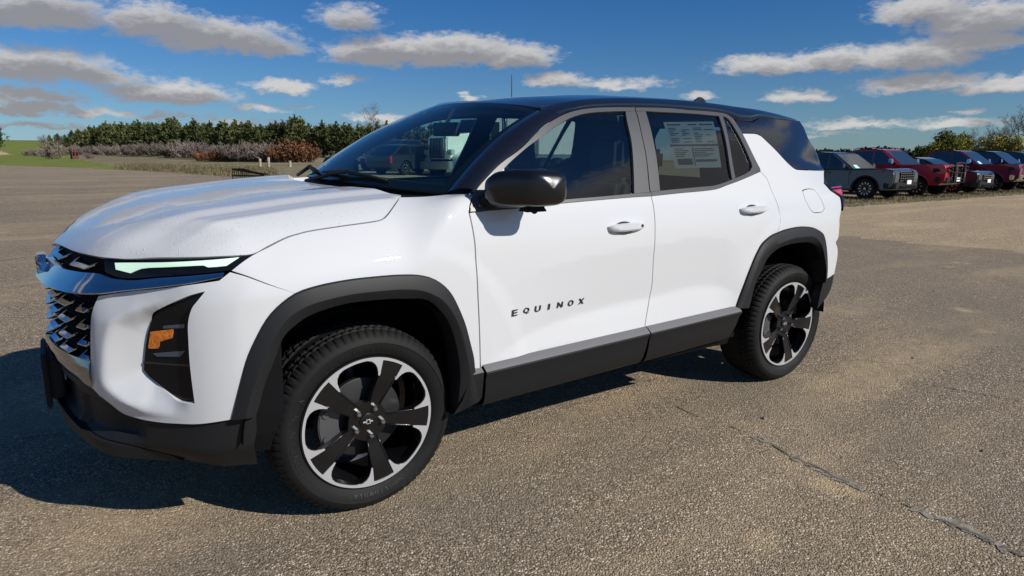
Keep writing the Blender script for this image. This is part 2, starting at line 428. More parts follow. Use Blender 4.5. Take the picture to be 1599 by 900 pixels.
def root(F, o, d, t0, t1, n=40):
    """first crossing of F = 0 along o + t d (vectorised)"""
    o = np.asarray(o, float); d = np.broadcast_to(np.asarray(d, float), o.shape)
    ts = np.linspace(t0, t1, n)
    V = np.stack([F(o + d*t) for t in ts])
    sg = (V[:-1] > 0) & (V[1:] <= 0)
    k = np.where(sg.any(0), sg.argmax(0), n - 2)
    a = ts[k]; b = ts[k + 1]
    for _ in range(17):
        m = .5*(a + b); v = F(o + d*m[..., None])
        a = np.where(v > 0, m, a); b = np.where(v > 0, b, m)
    ok = sg.any(0)
    return o + d*(.5*(a + b))[..., None], ok
# charts: flat maps in which the panels of the body are cut out
CR = 1.3
DS = np.array([0, .766, -.643]); DU = np.array([0, .643, .766])
def to_chart(c, p):
    p = np.asarray(p, float); x, y, z = p[..., 0], p[..., 1], p[..., 2]
    if c == 'S': return np.stack([x, z], -1)
    if c == 'D': return np.stack([x, p @ DU], -1)
    if c == 'T': return np.stack([x + .75*z, y], -1)
    if c == 'C': return np.stack([np.arctan2(-y, .6 - x)*CR, z], -1)
    if c == 'R': return np.stack([np.arctan2(-y, x - 2.2)*CR, z], -1)
def from_chart(c, q, F, off=0.0):
    q = np.asarray(q, float); a, b = q[..., 0], q[..., 1]; n = a.shape
    if c == 'S': o = np.stack([a, np.full(n, -1.2), b], -1); d = np.array([0, 1., 0]); r0 = .1; r = .75
    if c == 'D': o = a[..., None]*np.array([1., 0, 0]) + b[..., None]*DU - DS*1.9; d = DS; r0 = .15; r = 1.9
    if c == 'T':
        d = np.array([.75, 0, -1.]); o = np.stack([a - .75*2.0, b, np.full(n, 2.0)], -1); r0 = .25; r = 1.3
    if c == 'C':
        t = a/CR; e = np.stack([-np.cos(t), -np.sin(t), 0*t], -1)
        o = np.stack([np.full(n, .6), 0*a, b], -1) + e*2.2; d = -e; r0 = .3; r = 1.5
    if c == 'R':
        t = a/CR; e = np.stack([np.cos(t), -np.sin(t), 0*t], -1)
        o = np.stack([np.full(n, 2.2), 0*a, b], -1) + e*2.2; d = -e; r0 = .3; r = 1.75
    G = (lambda p: F(p) - off) if np.ndim(off) == 0 else (lambda p: F(p) - off)
    p, ok = root(G, o, d, r0, r, 36)
    return p, ok
def grad(F, p, e=2e-3):
    g = np.stack([F(p + np.eye(3)[i]*e) - F(p - np.eye(3)[i]*e) for i in range(3)], -1)
    return g / np.maximum(np.linalg.norm(g, axis=-1, keepdims=True), 1e-9)
# outlines of the panels in the charts (metres)
OUT = {
 'fender': [(-.392, .256),(-.333, .28),(-.294, .297),(-.259, .31),(-.227, .317),(-.195, .323),(-.079, .332),(.055, .341),(.088, .348),(.115, .368),(.148, .402),(.187, .444),(.204, .464),(.244, .459),(.345, .446),(.396, .441),(.511, .437),(.448, .368),(.431, .339),(.422, .317),(.424, .293),(.433, .209),(.434, .143),(.438, .026),(.442, -.044),(.449, -.201),(.42, -.198),(.415, -.16),(.396, -.107),(.376, -.051),(.348, .003),(.317, .049),(.28, .082),(.231, .106),(.173, .12),(.106, .127),(.064, .128),(-.041, .13),(-.119, .128),(-.205, .121),(-.275, .109),(-.291, .116),(-.357, .149),(-.42, .188),(-.465, .215)],
 'bumper': [(.887, 1.007),(.931, .99),(.989, .96),(1.047, .93),(1.061, .922),(1.02, .888),(.988, .845),(.962, .785),(.942, .727),(.927, .669),(.909, .588),(.891, .51),(.851, .503),(.795, .494),(.737, .49),(.686, .487),(.613, .489),(.552, .503),(.506, .553),(.451, .58),(.454, .631),(.46, .691),(.47, .78),(.477, .841),(.488, .877),(.501, .911),(.594, .933),(.698, .951),(.796, .969),(.864, .981)],
 'bezel': [(.828, .941),(.787, .926),(.68, .868),(.663, .851),(.647, .817),(.634, .776),(.619, .691),(.615, .66),(.628, .643),(.727, .575),(.754, .571),(.788, .573),(.783, .7),(.783, .789),(.785, .843),(.797, .892),(.812, .916)],
 'scoop': [(.873, .962),(.799, .934),(.701, .903),(.61, .867),(.575, .846),(.557, .827),(.534, .759),(.523, .676),(.52, .624),(.531, .598),(.587, .552),(.634, .527),(.704, .523),(.773, .525),(.845, .539),(.795, .571),(.788, .7),(.788, .79),(.791, .843),(.8, .889),(.817, .914)],
 'scoop_in': [(.828, .941),(.787, .926),(.68, .868),(.663, .851),(.647, .817),(.634, .776),(.619, .691),(.615, .66),(.628, .643),(.727, .575),(.754, .571),(.788, .573)],
 'amber': [(.644, .795),(.721, .811),(.717, .782),(.674, .765),(.668, .741),(.633, .737)],
 'lens_hi': [(.689, .82),(.76, .832),(.758, .819),(.689, .811)],
 'lens_lo': [(.649, .722),(.758, .742),(.738, .72),(.661, .713)],
 'lamp_line': [(.613, .689),(.777, .695),(.778, .69),(.613, .683)],
 'drl_housing_near': [(.488, 1.029),(.643, 1.035),(.78, 1.044),(.862, 1.048),(.925, 1.051),(.907, 1.03),(.886, 1.006),(.826, .999),(.793, .995),(.696, .983),(.587, .968),(.547, .969),(.503, .983)],
 'drl': [(.535, 1.018),(.667, 1.027),(.783, 1.037),(.894, 1.046),(.872, 1.023),(.827, 1.019),(.814, 1.025),(.692, 1.014),(.622, 1.005),(.589, .988),(.542, .997)],
 'chrome_near': [(.503, .983),(.547, .968),(.587, .967),(.696, .982),(.793, .994),(.826, .998),(.885, 1.005),(.864, .981),(.796, .97),(.698, .952),(.594, .933),(.505, .915)],
 'lipline': [(.051, 1.019),(.294, 1.029),(.418, 1.03),(.51, 1.029),(.642, 1.036),(.779, 1.046),(.862, 1.049),(.925, 1.051)],
 'border': [(.296, .593),(.451, .58),(.506, .553),(.552, .503),(.613, .489),(.686, .487),(.737, .49),(.795, .494),(.851, .503),(.891, .51),(.95, .512)],
 'grille_bot': [(.265, .675),(.382, .679),(.46, .691)],
 'wheeledge': [(.95, .512),(.939, .424),(.906, .302)],
 'lipbot': [(.523, .319),(.667, .334),(.762, .317)],
 'front_door': [(.422, 1.159),(.503, 1.163),(.669, 1.167),(.888, 1.178),(1.284, 1.19),(1.44, 1.192),(1.443, 1.106),(1.441, 1.016),(1.44, .907),(1.451, .73),(1.41, .594),(1.397, .55),(.449, .53),(.442, .734),(.438, .824),(.434, .967),(.433, 1.041),(.424, 1.135)],
 'rear_door': [(1.44, 1.192),(1.638, 1.2),(1.923, 1.211),(2.04, 1.231),(2.165, 1.253),(2.375, 1.295),(2.392, 1.277),(2.411, 1.256),(2.412, 1.167),(2.439, 1.086),(2.447, 1.026),(2.429, .984),(2.424, .962),(2.362, .949),(2.309, .926),(2.271, .902),(2.238, .862),(2.204, .812),(2.149, .711),(2.09, .574),(1.397, .55),(1.41, .594),(1.451, .73),(1.44, .907),(1.441, 1.016),(1.443, 1.106)],
 'quarter': [(1.765, 1.295),(1.75, 1.311),(1.787, 1.404),(1.819, 1.502),(1.718, 1.503),(1.588, 1.502),(1.519, 1.491),(1.471, 1.465),(1.395, 1.417),(1.271, 1.316),(1.25, 1.305),(1.215, 1.3),(.883, 1.29),(1.041, 1.214),(1.04, 1.174),(.978, 1.131),(.991, 1.047),(1.02, .99),(1.029, .883),(1.057, .858),(1.026, .81),(1.023, .748),(1.041, .655),(1.136, .63),(1.145, .716),(1.172, .833),(1.208, .914),(1.255, .945),(1.338, .969),(1.484, .98),(1.662, .971),(1.737, .961),(1.729, .984),(1.702, 1.026),(1.708, 1.086),(1.736, 1.167),(1.718, 1.256),(1.742, 1.277)],
 'fuel': [(1.355, 1.18),(1.313, 1.188),(1.241, 1.19),(1.207, 1.183),(1.204, 1.153),(1.187, 1.093),(1.181, 1.073),(1.21, 1.056),(1.26, 1.053),(1.308, 1.057),(1.34, 1.08),(1.375, 1.133)],
 'tail_lamp': [(1.041, 1.212),(.974, 1.215),(.847, 1.213),(.918, 1.161),(.982, 1.046),(.975, 1.133),(1.038, 1.174)],
 'tail_red': [(1.025, 1.177),(.915, 1.179),(.963, 1.14)],
 'tail_line': [(1.018, 1.194),(.878, 1.196),(.889, 1.191),(1.02, 1.189)],
 'rear_glass': [(1.834, 1.576),(1.717, 1.569),(1.518, 1.572),(1.426, 1.586),(1.337, 1.598),(.949, 1.594),(.795, 1.597),(.805, 1.556),(.846, 1.481),(.839, 1.395),(.879, 1.292),(1.211, 1.303),(1.247, 1.307),(1.268, 1.318),(1.392, 1.419),(1.469, 1.467),(1.516, 1.493),(1.585, 1.504),(1.716, 1.505),(1.817, 1.504)],
 'frame_f': [(.423, 1.162),(.431, 1.181),(.468, 1.235),(.544, 1.294),(.624, 1.346),(.738, 1.404),(.854, 1.477),(.943, 1.523),(1.074, 1.569),(1.214, 1.593),(1.36, 1.604),(1.509, 1.61),(1.499, 1.589),(1.431, 1.588),(1.288, 1.579),(1.169, 1.567),(1.061, 1.541),(.936, 1.491),(.843, 1.444),(.761, 1.403),(.629, 1.323),(.506, 1.222),(.468, 1.179),(.468, 1.176),(.447, 1.175)],
 'belt_f': [(.424, 1.162),(.43, 1.177),(.507, 1.177),(.672, 1.179),(.878, 1.191),(1.128, 1.199),(1.331, 1.206),(1.438, 1.209),(1.44, 1.192),(1.284, 1.19),(.888, 1.178),(.669, 1.167),(.503, 1.163)],
 'belt_r': [(1.44, 1.192),(1.44, 1.209),(1.506, 1.214),(1.793, 1.225),(1.933, 1.231),(2.114, 1.263),(2.221, 1.285),(2.272, 1.299),(2.374, 1.296),(2.165, 1.253),(2.04, 1.231),(1.923, 1.211),(1.638, 1.2)],
 'glass_f': [(.468, 1.179),(.506, 1.222),(.629, 1.323),(.761, 1.403),(.843, 1.444),(.936, 1.491),(1.061, 1.541),(1.169, 1.567),(1.288, 1.579),(1.431, 1.588),(1.413, 1.538),(1.397, 1.439),(1.363, 1.32),(1.327, 1.206),(1.128, 1.199),(.878, 1.191),(.672, 1.179),(.507, 1.177)],
 'bp_f': [(1.43, 1.587),(1.499, 1.59),(1.499, 1.578),(1.484, 1.488),(1.467, 1.367),(1.438, 1.24),(1.434, 1.209),(1.329, 1.205),(1.365, 1.32),(1.399, 1.439),(1.415, 1.538)],
 'bp_r': [(1.503, 1.59),(1.573, 1.594),(1.559, 1.491),(1.538, 1.358),(1.506, 1.214),(1.439, 1.209),(1.443, 1.24),(1.471, 1.367),(1.488, 1.489),(1.504, 1.578)],
 'glass_r': [(1.573, 1.592),(1.679, 1.594),(1.933, 1.595),(2.164, 1.591),(2.136, 1.449),(2.087, 1.257),(1.933, 1.231),(1.793, 1.225),(1.506, 1.214),(1.538, 1.358),(1.559, 1.491)],
 'divider': [(2.166, 1.592),(2.201, 1.591),(2.165, 1.449),(2.12, 1.264),(2.089, 1.258),(2.139, 1.449)],
 'glass_q': [(2.204, 1.592),(2.225, 1.587),(2.243, 1.576),(2.277, 1.489),(2.304, 1.392),(2.313, 1.337),(2.309, 1.32),(2.272, 1.299),(2.221, 1.285),(2.122, 1.264),(2.168, 1.449)],
 'frame_r': [(1.514, 1.61),(1.743, 1.617),(1.947, 1.614),(2.057, 1.615),(2.178, 1.612),(2.25, 1.604),(2.292, 1.581),(2.32, 1.509),(2.35, 1.404),(2.382, 1.311),(2.376, 1.297),(2.274, 1.299),(2.311, 1.32),(2.315, 1.337),(2.306, 1.392),(2.28, 1.489),(2.245, 1.576),(2.226, 1.588),(2.199, 1.592),(2.165, 1.592),(1.934, 1.596),(1.679, 1.594),(1.574, 1.594),(1.504, 1.591)],
 'sail': [(.47, 1.181),(.508, 1.222),(.622, 1.315),(.634, 1.326),(.607, 1.232),(.58, 1.176)],
 'sticker': [(1.696, 1.544),(2.119, 1.561),(2.056, 1.318),(1.68, 1.317)],
 'fl_o': [(-.501, .515),(-.481, .591),(-.459, .67),(-.44, .727),(-.412, .785),(-.375, .846),(-.332, .889),(-.276, .924),(-.207, .941),(-.122, .95),(-.043, .953),(.062, .952),(.104, .95),(.172, .943),(.23, .926),(.279, .895),(.316, .854),(.347, .795),(.375, .727),(.395, .655),(.413, .585),(.42, .529),(.438, .464),(.455, .39)],
 'fl_c': [(-.464, .52),(-.444, .596),(-.416, .67),(-.393, .722),(-.368, .769),(-.335, .821),(-.298, .856),(-.242, .882),(-.167, .896),(-.073, .904),(.053, .902),(.116, .898),(.18, .886),(.233, .862),(.268, .838),(.306, .79),(.337, .728),(.362, .646),(.38, .563),(.394, .479),(.406, .383)],
 'fl_i': [(-.43, .514),(-.418, .546),(-.394, .625),(-.355, .712),(-.328, .775),(-.294, .808),(-.246, .838),(-.184, .856),(-.088, .869),(.058, .865),(.134, .857),(.187, .851),(.231, .83),(.275, .784),(.308, .728),(.33, .66),(.344, .597),(.353, .51),(.351, .441),(.351, .353)],
 'rl_o': [(2.085, .568),(2.147, .711),(2.201, .812),(2.235, .863),(2.269, .902),(2.306, .926),(2.359, .95),(2.416, .962),(2.478, .971),(2.624, .981),(2.758, .969),(2.842, .945),(2.892, .915),(2.934, .834),(2.967, .717),(2.977, .63)],
 'rl_c': [(2.116, .568),(2.175, .705),(2.211, .775),(2.241, .815),(2.272, .845),(2.31, .868),(2.355, .888),(2.399, .9),(2.467, .912),(2.55, .923),(2.688, .924),(2.757, .915),(2.802, .893),(2.852, .85),(2.894, .773),(2.924, .699),(2.932, .627)],
 'rl_i': [(2.204, .554),(2.237, .685),(2.271, .735),(2.3, .779),(2.33, .818),(2.367, .844),(2.403, .861),(2.444, .874),(2.51, .884),(2.585, .889),(2.709, .887),(2.78, .873),(2.834, .848),(2.876, .808),(2.911, .742),(2.936, .676),(2.945, .614)],
 'rb_low': [(1.136, .628),(1.04, .653),(1.067, .55),(1.182, .444),(1.181, .538),(1.161, .611)],
 'letters': [(.603, .736),(1.012, .736)],
}
# ---------------------------------------------------------------- the white car
car = empty('suv')
car.matrix_world = Matrix([list(r) for r in TILT]).to_4x4()
tag(car, 'large white car with black roof and black wheel arch trim parked in the foreground', 'car')
O = {k: np.array(v, float) for k, v in OUT.items()}
def sym(half):
    """outline of a piece that crosses the middle: near half given from the middle outwards"""
    h = [tuple(p) for p in half]
    return np.array(h + [(-a, b) for a, b in reversed(h)])
# --- white skin
fender, fender2 = panel('fender', O['fender'], 'D', f_lower, M['white'], car, res=.03, gap=.0032)
def handle_hole(x0, x1, z):
    cx = (x0 + x1)/2 - .012
    return [(cx + .060*math.cos(t), z - .006 + .029*math.sin(t)) for t in np.linspace(0, 2*math.pi, 20, endpoint=False)]
HF, HR = (1.135, 1.365, 1.058), (2.085, 2.325, 1.098)
fdoor, fdoor2 = panel('door', O['front_door'], 'S', f_side, M['white'], car, res=.02, holes=[handle_hole(*HF)])
rdoor, rdoor2 = panel('door', O['rear_door'], 'S', f_side, M['white'], car, res=.02, holes=[handle_hole(*HR)])
quarter, quarter2 = panel('quarter_panel', O['quarter'], 'R', f_rear, M['white'], car, res=.03, holes=[O['fuel']])
panel('fuel_door', O['fuel'], 'R', f_rear, M['white'], quarter, res=.03, mirror=False, gap=.0022)
scoop, scoop_in = smooth_poly(O['scoop'], .02), smooth_poly(O['bezel'], .02)
def scoop_disp(v):
    di = np.where(inside(scoop, v), poly_dist(scoop, v), 0); db = poly_dist(scoop_in, v)
    t = di/np.maximum(di + db, 1e-6)
    left = np.clip((.77 - v[:, 0])/.12, 0, 1)
    low = np.clip((.915 - v[:, 1])/.09, 0, 1)
    A = .024*np.clip((.72 - v[:, 0])/.10, 0, 1)*np.clip((.93 - v[:, 1])/.10, 0, 1)*np.clip((v[:, 1] - .50)/.05, 0, 1)
    edge = np.where(v[:, 0] < .60, np.clip((v[:, 0] - .462)/.03, 0, 1), 1)      # nothing at the grille edge
    out = A*np.clip(1 - poly_dist(scoop, v)/.085, 0, 1)*edge
    return np.where(inside(scoop, v), A*edge*(1 - t) - .036*t**1.03*left*low, out)
bumper, _ = panel('front_bumper', O['bumper'], 'C', f_lower, M['white'], car, res=.012, holes=[O['bezel']], disp=scoop_disp, thick=.05, gap=.0034)
bez = panel('headlight', O['bezel'], 'C', f_lower, M['smoke'], car, off=-.034, res=.03, gap=-.004, thick=.01)
for n, m, off in (('amber', 'amber', -.031), ('lens_hi', 'lens', -.030), ('lens_lo', 'lens', -.030), ('lamp_line', 'gloss', -.0315)):
    panel({'amber': 'indicator_reflector', 'lens_hi': 'lens', 'lens_lo': 'lens', 'lamp_line': 'lens_edge'}[n], O[n], 'C', f_lower, M[m], bez, off=off, res=.03, gap=0, thick=.003)
# hood: side edge follows the fender, front edge the lip, rear edge the bowed scuttle
hc = from_chart('D', O['fender'][:13], f_lower)[0]
side_edge = [(p[0], p[1], p[2]) for p in hc]
lip3 = from_chart('C', O['lipline'], f_lower)[0]
lip3 = lip3 + np.array([0, 0, .006])
hood_half = [(-.938, 0.0, 1.025)] + [tuple(p) for p in lip3[:-1]] + side_edge
back = [(x, y, float(hood_z(np.array(x), np.array(y)))) for x, y in ((.225, -.70), (.17, -.60), (.115, -.45), (.075, -.25), (.062, 0))]
hh = to_chart('T', np.array(hood_half + back))
full = np.array([tuple(p) for p in hh] + [(a, -b) for a, b in reversed(hh.tolist()) if abs(b) > 1e-6])
hood, _ = panel('hood', full, 'T', f_lower, M['wet'], car, res=.022, mirror=False, corner=50)
# --- front end: dark recess, chrome bar, lamps, grille
def cpts(uz, off=0.0):
    return from_chart('C', np.array(uz, float), f_lower, np.array(off) if np.ndim(off) else off)[0]
def cpt(u, z, off=0.0):
    return cpts([[u, z]], off)[0]
drlh = panel('lamp_housing', O['drl_housing_near'], 'C', f_lower, M['smoke'], car, off=-.016, res=.03, thick=.012, corner=25)
panel('light_strip', O['drl'], 'C', f_lower, M['drl'], drlh, off=-.011, res=.03, thick=.006, gap=.0)
ug = [(0, 1.012), (.10, 1.016), (.294, 1.023), (.418, 1.025), (.50, 1.024), (.492, .986), (.40, .976), (.25, .966), (0, .958)]
upper_grille, _ = panel('upper_grille', sym(ug), 'C', f_lower, M['inner'], car, off=-.03, res=.05, thick=.02, mirror=False, gap=-.004)
cn = O['chrome_near']
bz0 = curve([0, .15, .3, .505, .594, .7, .8, .875], [.891, .894, .9, .915, .933, .952, .971, .990])
bz1 = curve([0, .15, .3, .42, .495, .545, .587, .696, .793, .875], [.960, .963, .969, .977, .982, .969, .967, .982, .994, 1.003])
ub = np.linspace(-.875, .875, 141); ab = np.abs(ub); kb = .30 + .70*np.clip((.80 - ab)/.35, 0, 1)
brow = []
for t, o_, a_ in ((0, -.03, 0), (0, .020, 1), (.05, .030, 1), (.10, .033, 1), (.16, .031, 1), (.45, .019, 1), (.75, .009, 1), (1, .002, 0), (1, -.02, 0)):
    z_ = bz0(ab) + (bz1(ab) - bz0(ab))*t
    brow.append(cpts(np.stack([ub, z_], 1), o_*(kb if a_ else 1) + 0*ub))
chrome_bar, _ = strip('chrome_bar', brow, M['chrome'], car, mirror=False, sharp=40, flip=True)
gr_half = [(0, .889), (.15, .892), (.30, .898), (.42, .905), (.500, .912), (.492, .89), (.478, .86), (.470, .80), (.464, .74), (.460, .693), (.382, .681), (.265, .676), (.12, .668), (0, .664)]
grille, _ = panel('grille', sym(gr_half), 'C', f_lower, M['inner'], car, off=-.045, res=.05, thick=.01, mirror=False, gap=-.02)
skirt_half = [(0, .662), (.12, .666), (.265, .674), (.382, .679), (.459, .690), (.462, .64), (.463, .574), (.451, .580), (.40, .588), (.296, .597), (.15, .610), (0, .616)]
def skirt_disp(v):
    return .012*np.sin(np.clip((v[:, 1] - .59)/.09, 0, 1)*math.pi)
panel('grille_surround', sym(skirt_half), 'C', f_lower, M['darkchrome'], car, res=.018, thick=.03, mirror=False, disp=skirt_disp)
# chrome dashes of the grille: bent bars in staggered rows, with dark slats behind
def dash(u, z, w, parent, base=-.03, h=.011):
    prof = [(-w, .012), (-w*.74, 0), (w*.74, 0), (w, .012)]
    mb = MB(); top = []
    pp = cpts([(u + a, z + dz) for a, dz in prof], [-.004 if abs(a) < w*.8 else -.026 for a, dz in prof])
    for (a, dz), p in zip(prof, pp):
        n = np.array([-math.cos((u+a)/CR), -math.sin((u+a)/CR), 0])
        top.append([p + np.array([0, 0, .007]) - n*.008, p + n*.009 - np.array([0, 0, .001]), p + n*.008 - np.array([0, 0, .005]), p - np.array([0, 0, .006]) - n*.010])
    v = [q for t in top for q in t]; f = []
    for i in range(3):
        for j in range(3): f.append((i*4+j, (i+1)*4+j, (i+1)*4+j+1, i*4+j+1))
    f += [(0, 1, 2, 3), (15, 14, 13, 12)]
    mb.add(v, f)
    return mb.build('grille_bar', M['chrome'], parent, sharp=30)
for z in (.858, .800, .741, .690):
    for k in range(-3, 4):
        if abs(k) < 3: dash(.145*k, z - .008, .052, grille)
        else: dash(.427*(1 if k > 0 else -1), z - .008, .030, grille)
for u in (.385, .165, -.385, -.165): dash(u, .993, .068, upper_grille)
sl_ = MB()
for z in np.arange(.69, .88, .0145):
    us = np.linspace(-.46, .46, 19)
    a = cpts([(u, z) for u in us], -.040)
    sl_.add(list(a + [0, 0, .0035]) + list(a + [-.012, 0, 0]) , [(i, i+1, 19+i+1, 19+i) for i in range(18)])
sl_.build('grille_mesh', M['plastic'], grille)
# emblem: raised cross-shaped bow tie, gold-free dark centre with chrome rim
def bowtie(name, c, sx, sy, fn, m1, m2, parent, d=.02, rim=.18):
    s = .34
    P = [(-1, -.32), (-.42, -.32), (-.36, -1), (.5, -1), (.44, -.32), (1, -.32), (.9, .32), (.36, .32), (.42, 1), (-.44, 1), (-.38, .32), (-1.1, .32)]
    P = [(a*sx, b*sy*.5*(1.0)) for a, b in P]
    o = MB().prism(P, d, fn).build(name, m1, parent, bevel=min(.003, sx*.06))
    Q = inset(np.array(P), sy*.5*rim)
    i = MB().prism([tuple(q) for q in Q], d*.5, lambda u, v, w: fn(u, v, w + d*.62)).build('emblem_centre', m2, o)
    return o
c0 = cpt(0, .938, .012)
bowtie('emblem', c0, .10, .086, lambda u, v, w: (c0[0] - w + .012 + .15*(u*u)/.1, -u, c0[2] + v - .0), M['chrome'], M['darkchrome'], car, d=.03)
# lower black bumper, lip, tow plate
bd = [tuple(p) for p in O['border']]
low_half = [(0, .612), (.15, .606)] + bd + [(.945, .45), (.930, .385), (.912, .275), (.86, .284), (.80, .300), (.762, .312), (.715, .325), (.667, .352), (.60, .366), (.52, .385), (.40, .40), (.25, .415), (0, .42)]
def low_disp(v):
    a = np.abs(v[:, 0])
    pocket = sstep(.62, .56, a)*sstep(.30, .34, a)*sstep(.545, .51, v[:, 1] + .35*np.clip(a - .45, 0, 1))*sstep(.40, .425, v[:, 1])
    centre = sstep(.33, .29, a)*sstep(.56, .54, v[:, 1])*sstep(.42, .44, v[:, 1])
    roll = -.03*sstep(.40, .30, v[:, 1])
    return -.030*np.maximum(pocket, centre) + roll - .012
lowb, _ = panel('lower_bumper', sym(low_half), 'C', f_lower, M['plastic'], car, res=.018, thick=.04, mirror=False, disp=low_disp, corner=60)
lip_half = [(0, .418), (.25, .413), (.40, .398), (.52, .383), (.60, .364), (.667, .350), (.712, .326), (.667, .318), (.60, .318), (.523, .322), (.40, .345), (.25, .36), (0, .365)]
panel('bumper_lip', sym(lip_half), 'C', f_lower, M['plastic'], car, off=.004, res=.02, thick=.045, mirror=False, disp=lambda v: -.030*sstep(.40, .70, np.abs(v[:, 0])))
pl = MB(); pl.box((-1.014, -.135, .392), (-.996, .135, .612)); pl.box((-.996, -.11, .42), (-.95, .11, .585))
pl.build('plate_holder', M['plastic'], car, bevel=.006)
af = MB(); af.tube([(-.60, -.85, .30), (-.45, -.885, .265), (-.445, -.80, .262)], .008, 6)
# --- wheel arch trims
def arch(name, o, c, i, m, parent, F, n=64):
    oo = resample(catmull(o, 8), n); cc = resample(catmull(c, 8), n); ii = resample(catmull(i, 8), n)
    P = lambda q, off: from_chart('S', q, f_side, off)[0]
    rows = [P(oo, -.012), P(oo, .005), P(oo*.93 + cc*.07, .011), P(oo*.5 + cc*.5, .019), P(cc, .024), P(cc*.75 + ii*.25, .021)]
    e = P(ii, .004); rows.append(e)
    r2 = e.copy(); r2[:, 1] += .05; rows.append(r2)
    r3 = e.copy(); r3[:, 1] += .10; rows.append(r3)
    return strip(name, [np.array(r) for r in rows], m, parent, sharp=28)
arch('wheel_arch_trim', O['fl_o'], O['fl_c'], O['fl_i'], M['plastic'], car, f_side)
arch('wheel_arch_trim', O['rl_o'], O['rl_c'], O['rl_i'], M['plastic'], car, f_side)
# --- sill trims
def sill(x0, x1, parent, tip=False):
    xs = np.linspace(x0, x1, 14); zt = lambda x: .5345 + (x - .45)*.0222
    prof = [(-.93, .008), (-.9475, .001), (-.967, -.017), (-.969, -.024), (-.956, -.05), (-.946, -.10), (-.930, -.150), (-.916, -.175), (-.895, -.190), (-.80, -.20)]
    rows = []
    for y, dz in prof:
        rows.append(np.array([(x + (.02*max(0, -dz/.19) if x == x0 else 0) - (.035*max(0, -dz/.19)**1.5 if (x == x1 and tip) else 0), y, zt(x) + dz - .0) for x in xs]))
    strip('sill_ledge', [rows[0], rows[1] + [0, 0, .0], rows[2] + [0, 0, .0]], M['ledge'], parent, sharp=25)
    return strip('sill_trim', rows[2:], M['plastic'], parent, sharp=25)
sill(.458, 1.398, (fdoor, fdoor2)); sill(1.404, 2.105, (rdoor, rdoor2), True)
# ledge in front of the door, behind the front wheel
lg = [np.array([(.425, -.93, .535), (.452, -.93, .536)]), np.array([(.390, -.957, .514), (.453, -.958, .516)]), np.array([(.392, -.957, .505), (.453, -.957, .506)]), np.array([(.36, -.945, .41), (.455, -.94, .40)]), np.array([(.33, -.92, .345), (.455, -.915, .372)]), np.array([(.33, -.80, .34), (.455, -.80, .35)])]
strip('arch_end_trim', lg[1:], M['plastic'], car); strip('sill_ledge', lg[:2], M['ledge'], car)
# --- rear corner
panel('rear_lower_bumper', O['rb_low'], 'R', f_rear, M['plastic'], car, res=.02, thick=.05)
def rear_extra():
    q = O['quarter']
    # tail skin, lamps and glass round the corner, seen only from behind
    tg = [(0, 1.02), (.62, 1.02), (.70, .97), (.74, .9), (.74, .60), (.55, .56), (0, .56)]
    panel('tailgate', sym([(a*.75, b) for a, b in tg]), 'R', f_rear, M['white'], car, res=.05, mirror=False)
    panel('rear_bumper', sym([(0, .555), (.40, .555), (.46, .56), (.46, .42), (.40, .36), (.3, .35), (0, .35)]), 'R', f_rear, M['plastic'], car, res=.05, mirror=False)
    panel('rear_window', sym([(0, 1.55), (.40, 1.55), (.50, 1.30), (.52, 1.06), (0, 1.05)]), 'R', f_rear, M['gloss'], car, res=.05, mirror=False)
rear_extra()
tl = panel('tail_lamp', O['tail_lamp'], 'R', f_rear, M['smoke'], car, off=.006, res=.02, thick=.05, gap=.001)
panel('lamp_lens', O['tail_red'], 'R', f_rear, M['redlamp'], tl, off=.010, res=.03, thick=.004, gap=0)
panel('lamp_lens', O['tail_line'], 'R', f_rear, M['redlamp'], tl, off=.010, res=.03, thick=.004, gap=0)
rg = panel('rear_side_window', O['rear_glass'], 'R', f_rear, M['gloss'], car, res=.03, thick=.012)
# --- windows
F1 = (fdoor, fdoor2); F2 = (rdoor, rdoor2)
panel('window', O['glass_f'], 'S', f_side, M['dglass'], F1, off=-.009, res=.035, gap=-.003, thick=0)
panel('window', O['glass_r'], 'S', f_side, M['pglass'], F2, off=-.009, res=.035, gap=-.003, thick=0)
panel('window', O['glass_q'], 'S', f_side, M['pglass'], F2, off=-.009, res=.035, gap=-.003, thick=0)
panel('window_frame', O['frame_f'], 'S', f_side, M['satin'], F1, off=.002, res=.03, gap=.0008, thick=.016)
panel('window_frame', O['frame_r'], 'S', f_side, M['satin'], F2, off=.002, res=.03, gap=.0008, thick=.016)
panel('window_trim', O['belt_f'], 'S', f_side, M['satin'], F1, off=.006, res=.03, gap=.0005, thick=.016)
panel('window_trim', O['belt_r'], 'S', f_side, M['satin'], F2, off=.006, res=.03, gap=.0005, thick=.016)
panel('pillar_trim', O['bp_f'], 'S', f_side, M['satin'], F1, off=.004, res=.03, gap=.0008, thick=.016)
panel('pillar_trim', O['bp_r'], 'S', f_side, M['satin'], F2, off=.004, res=.03, gap=.0008, thick=.016)
panel('window_divider', O['divider'], 'S', f_side, M['satin'], F2, off=.003, res=.03, gap=.0, thick=.012)
panel('mirror_base', O['sail'], 'S', f_side, M['white'], F1, off=-.004, res=.03, gap=-.001, thick=.01)
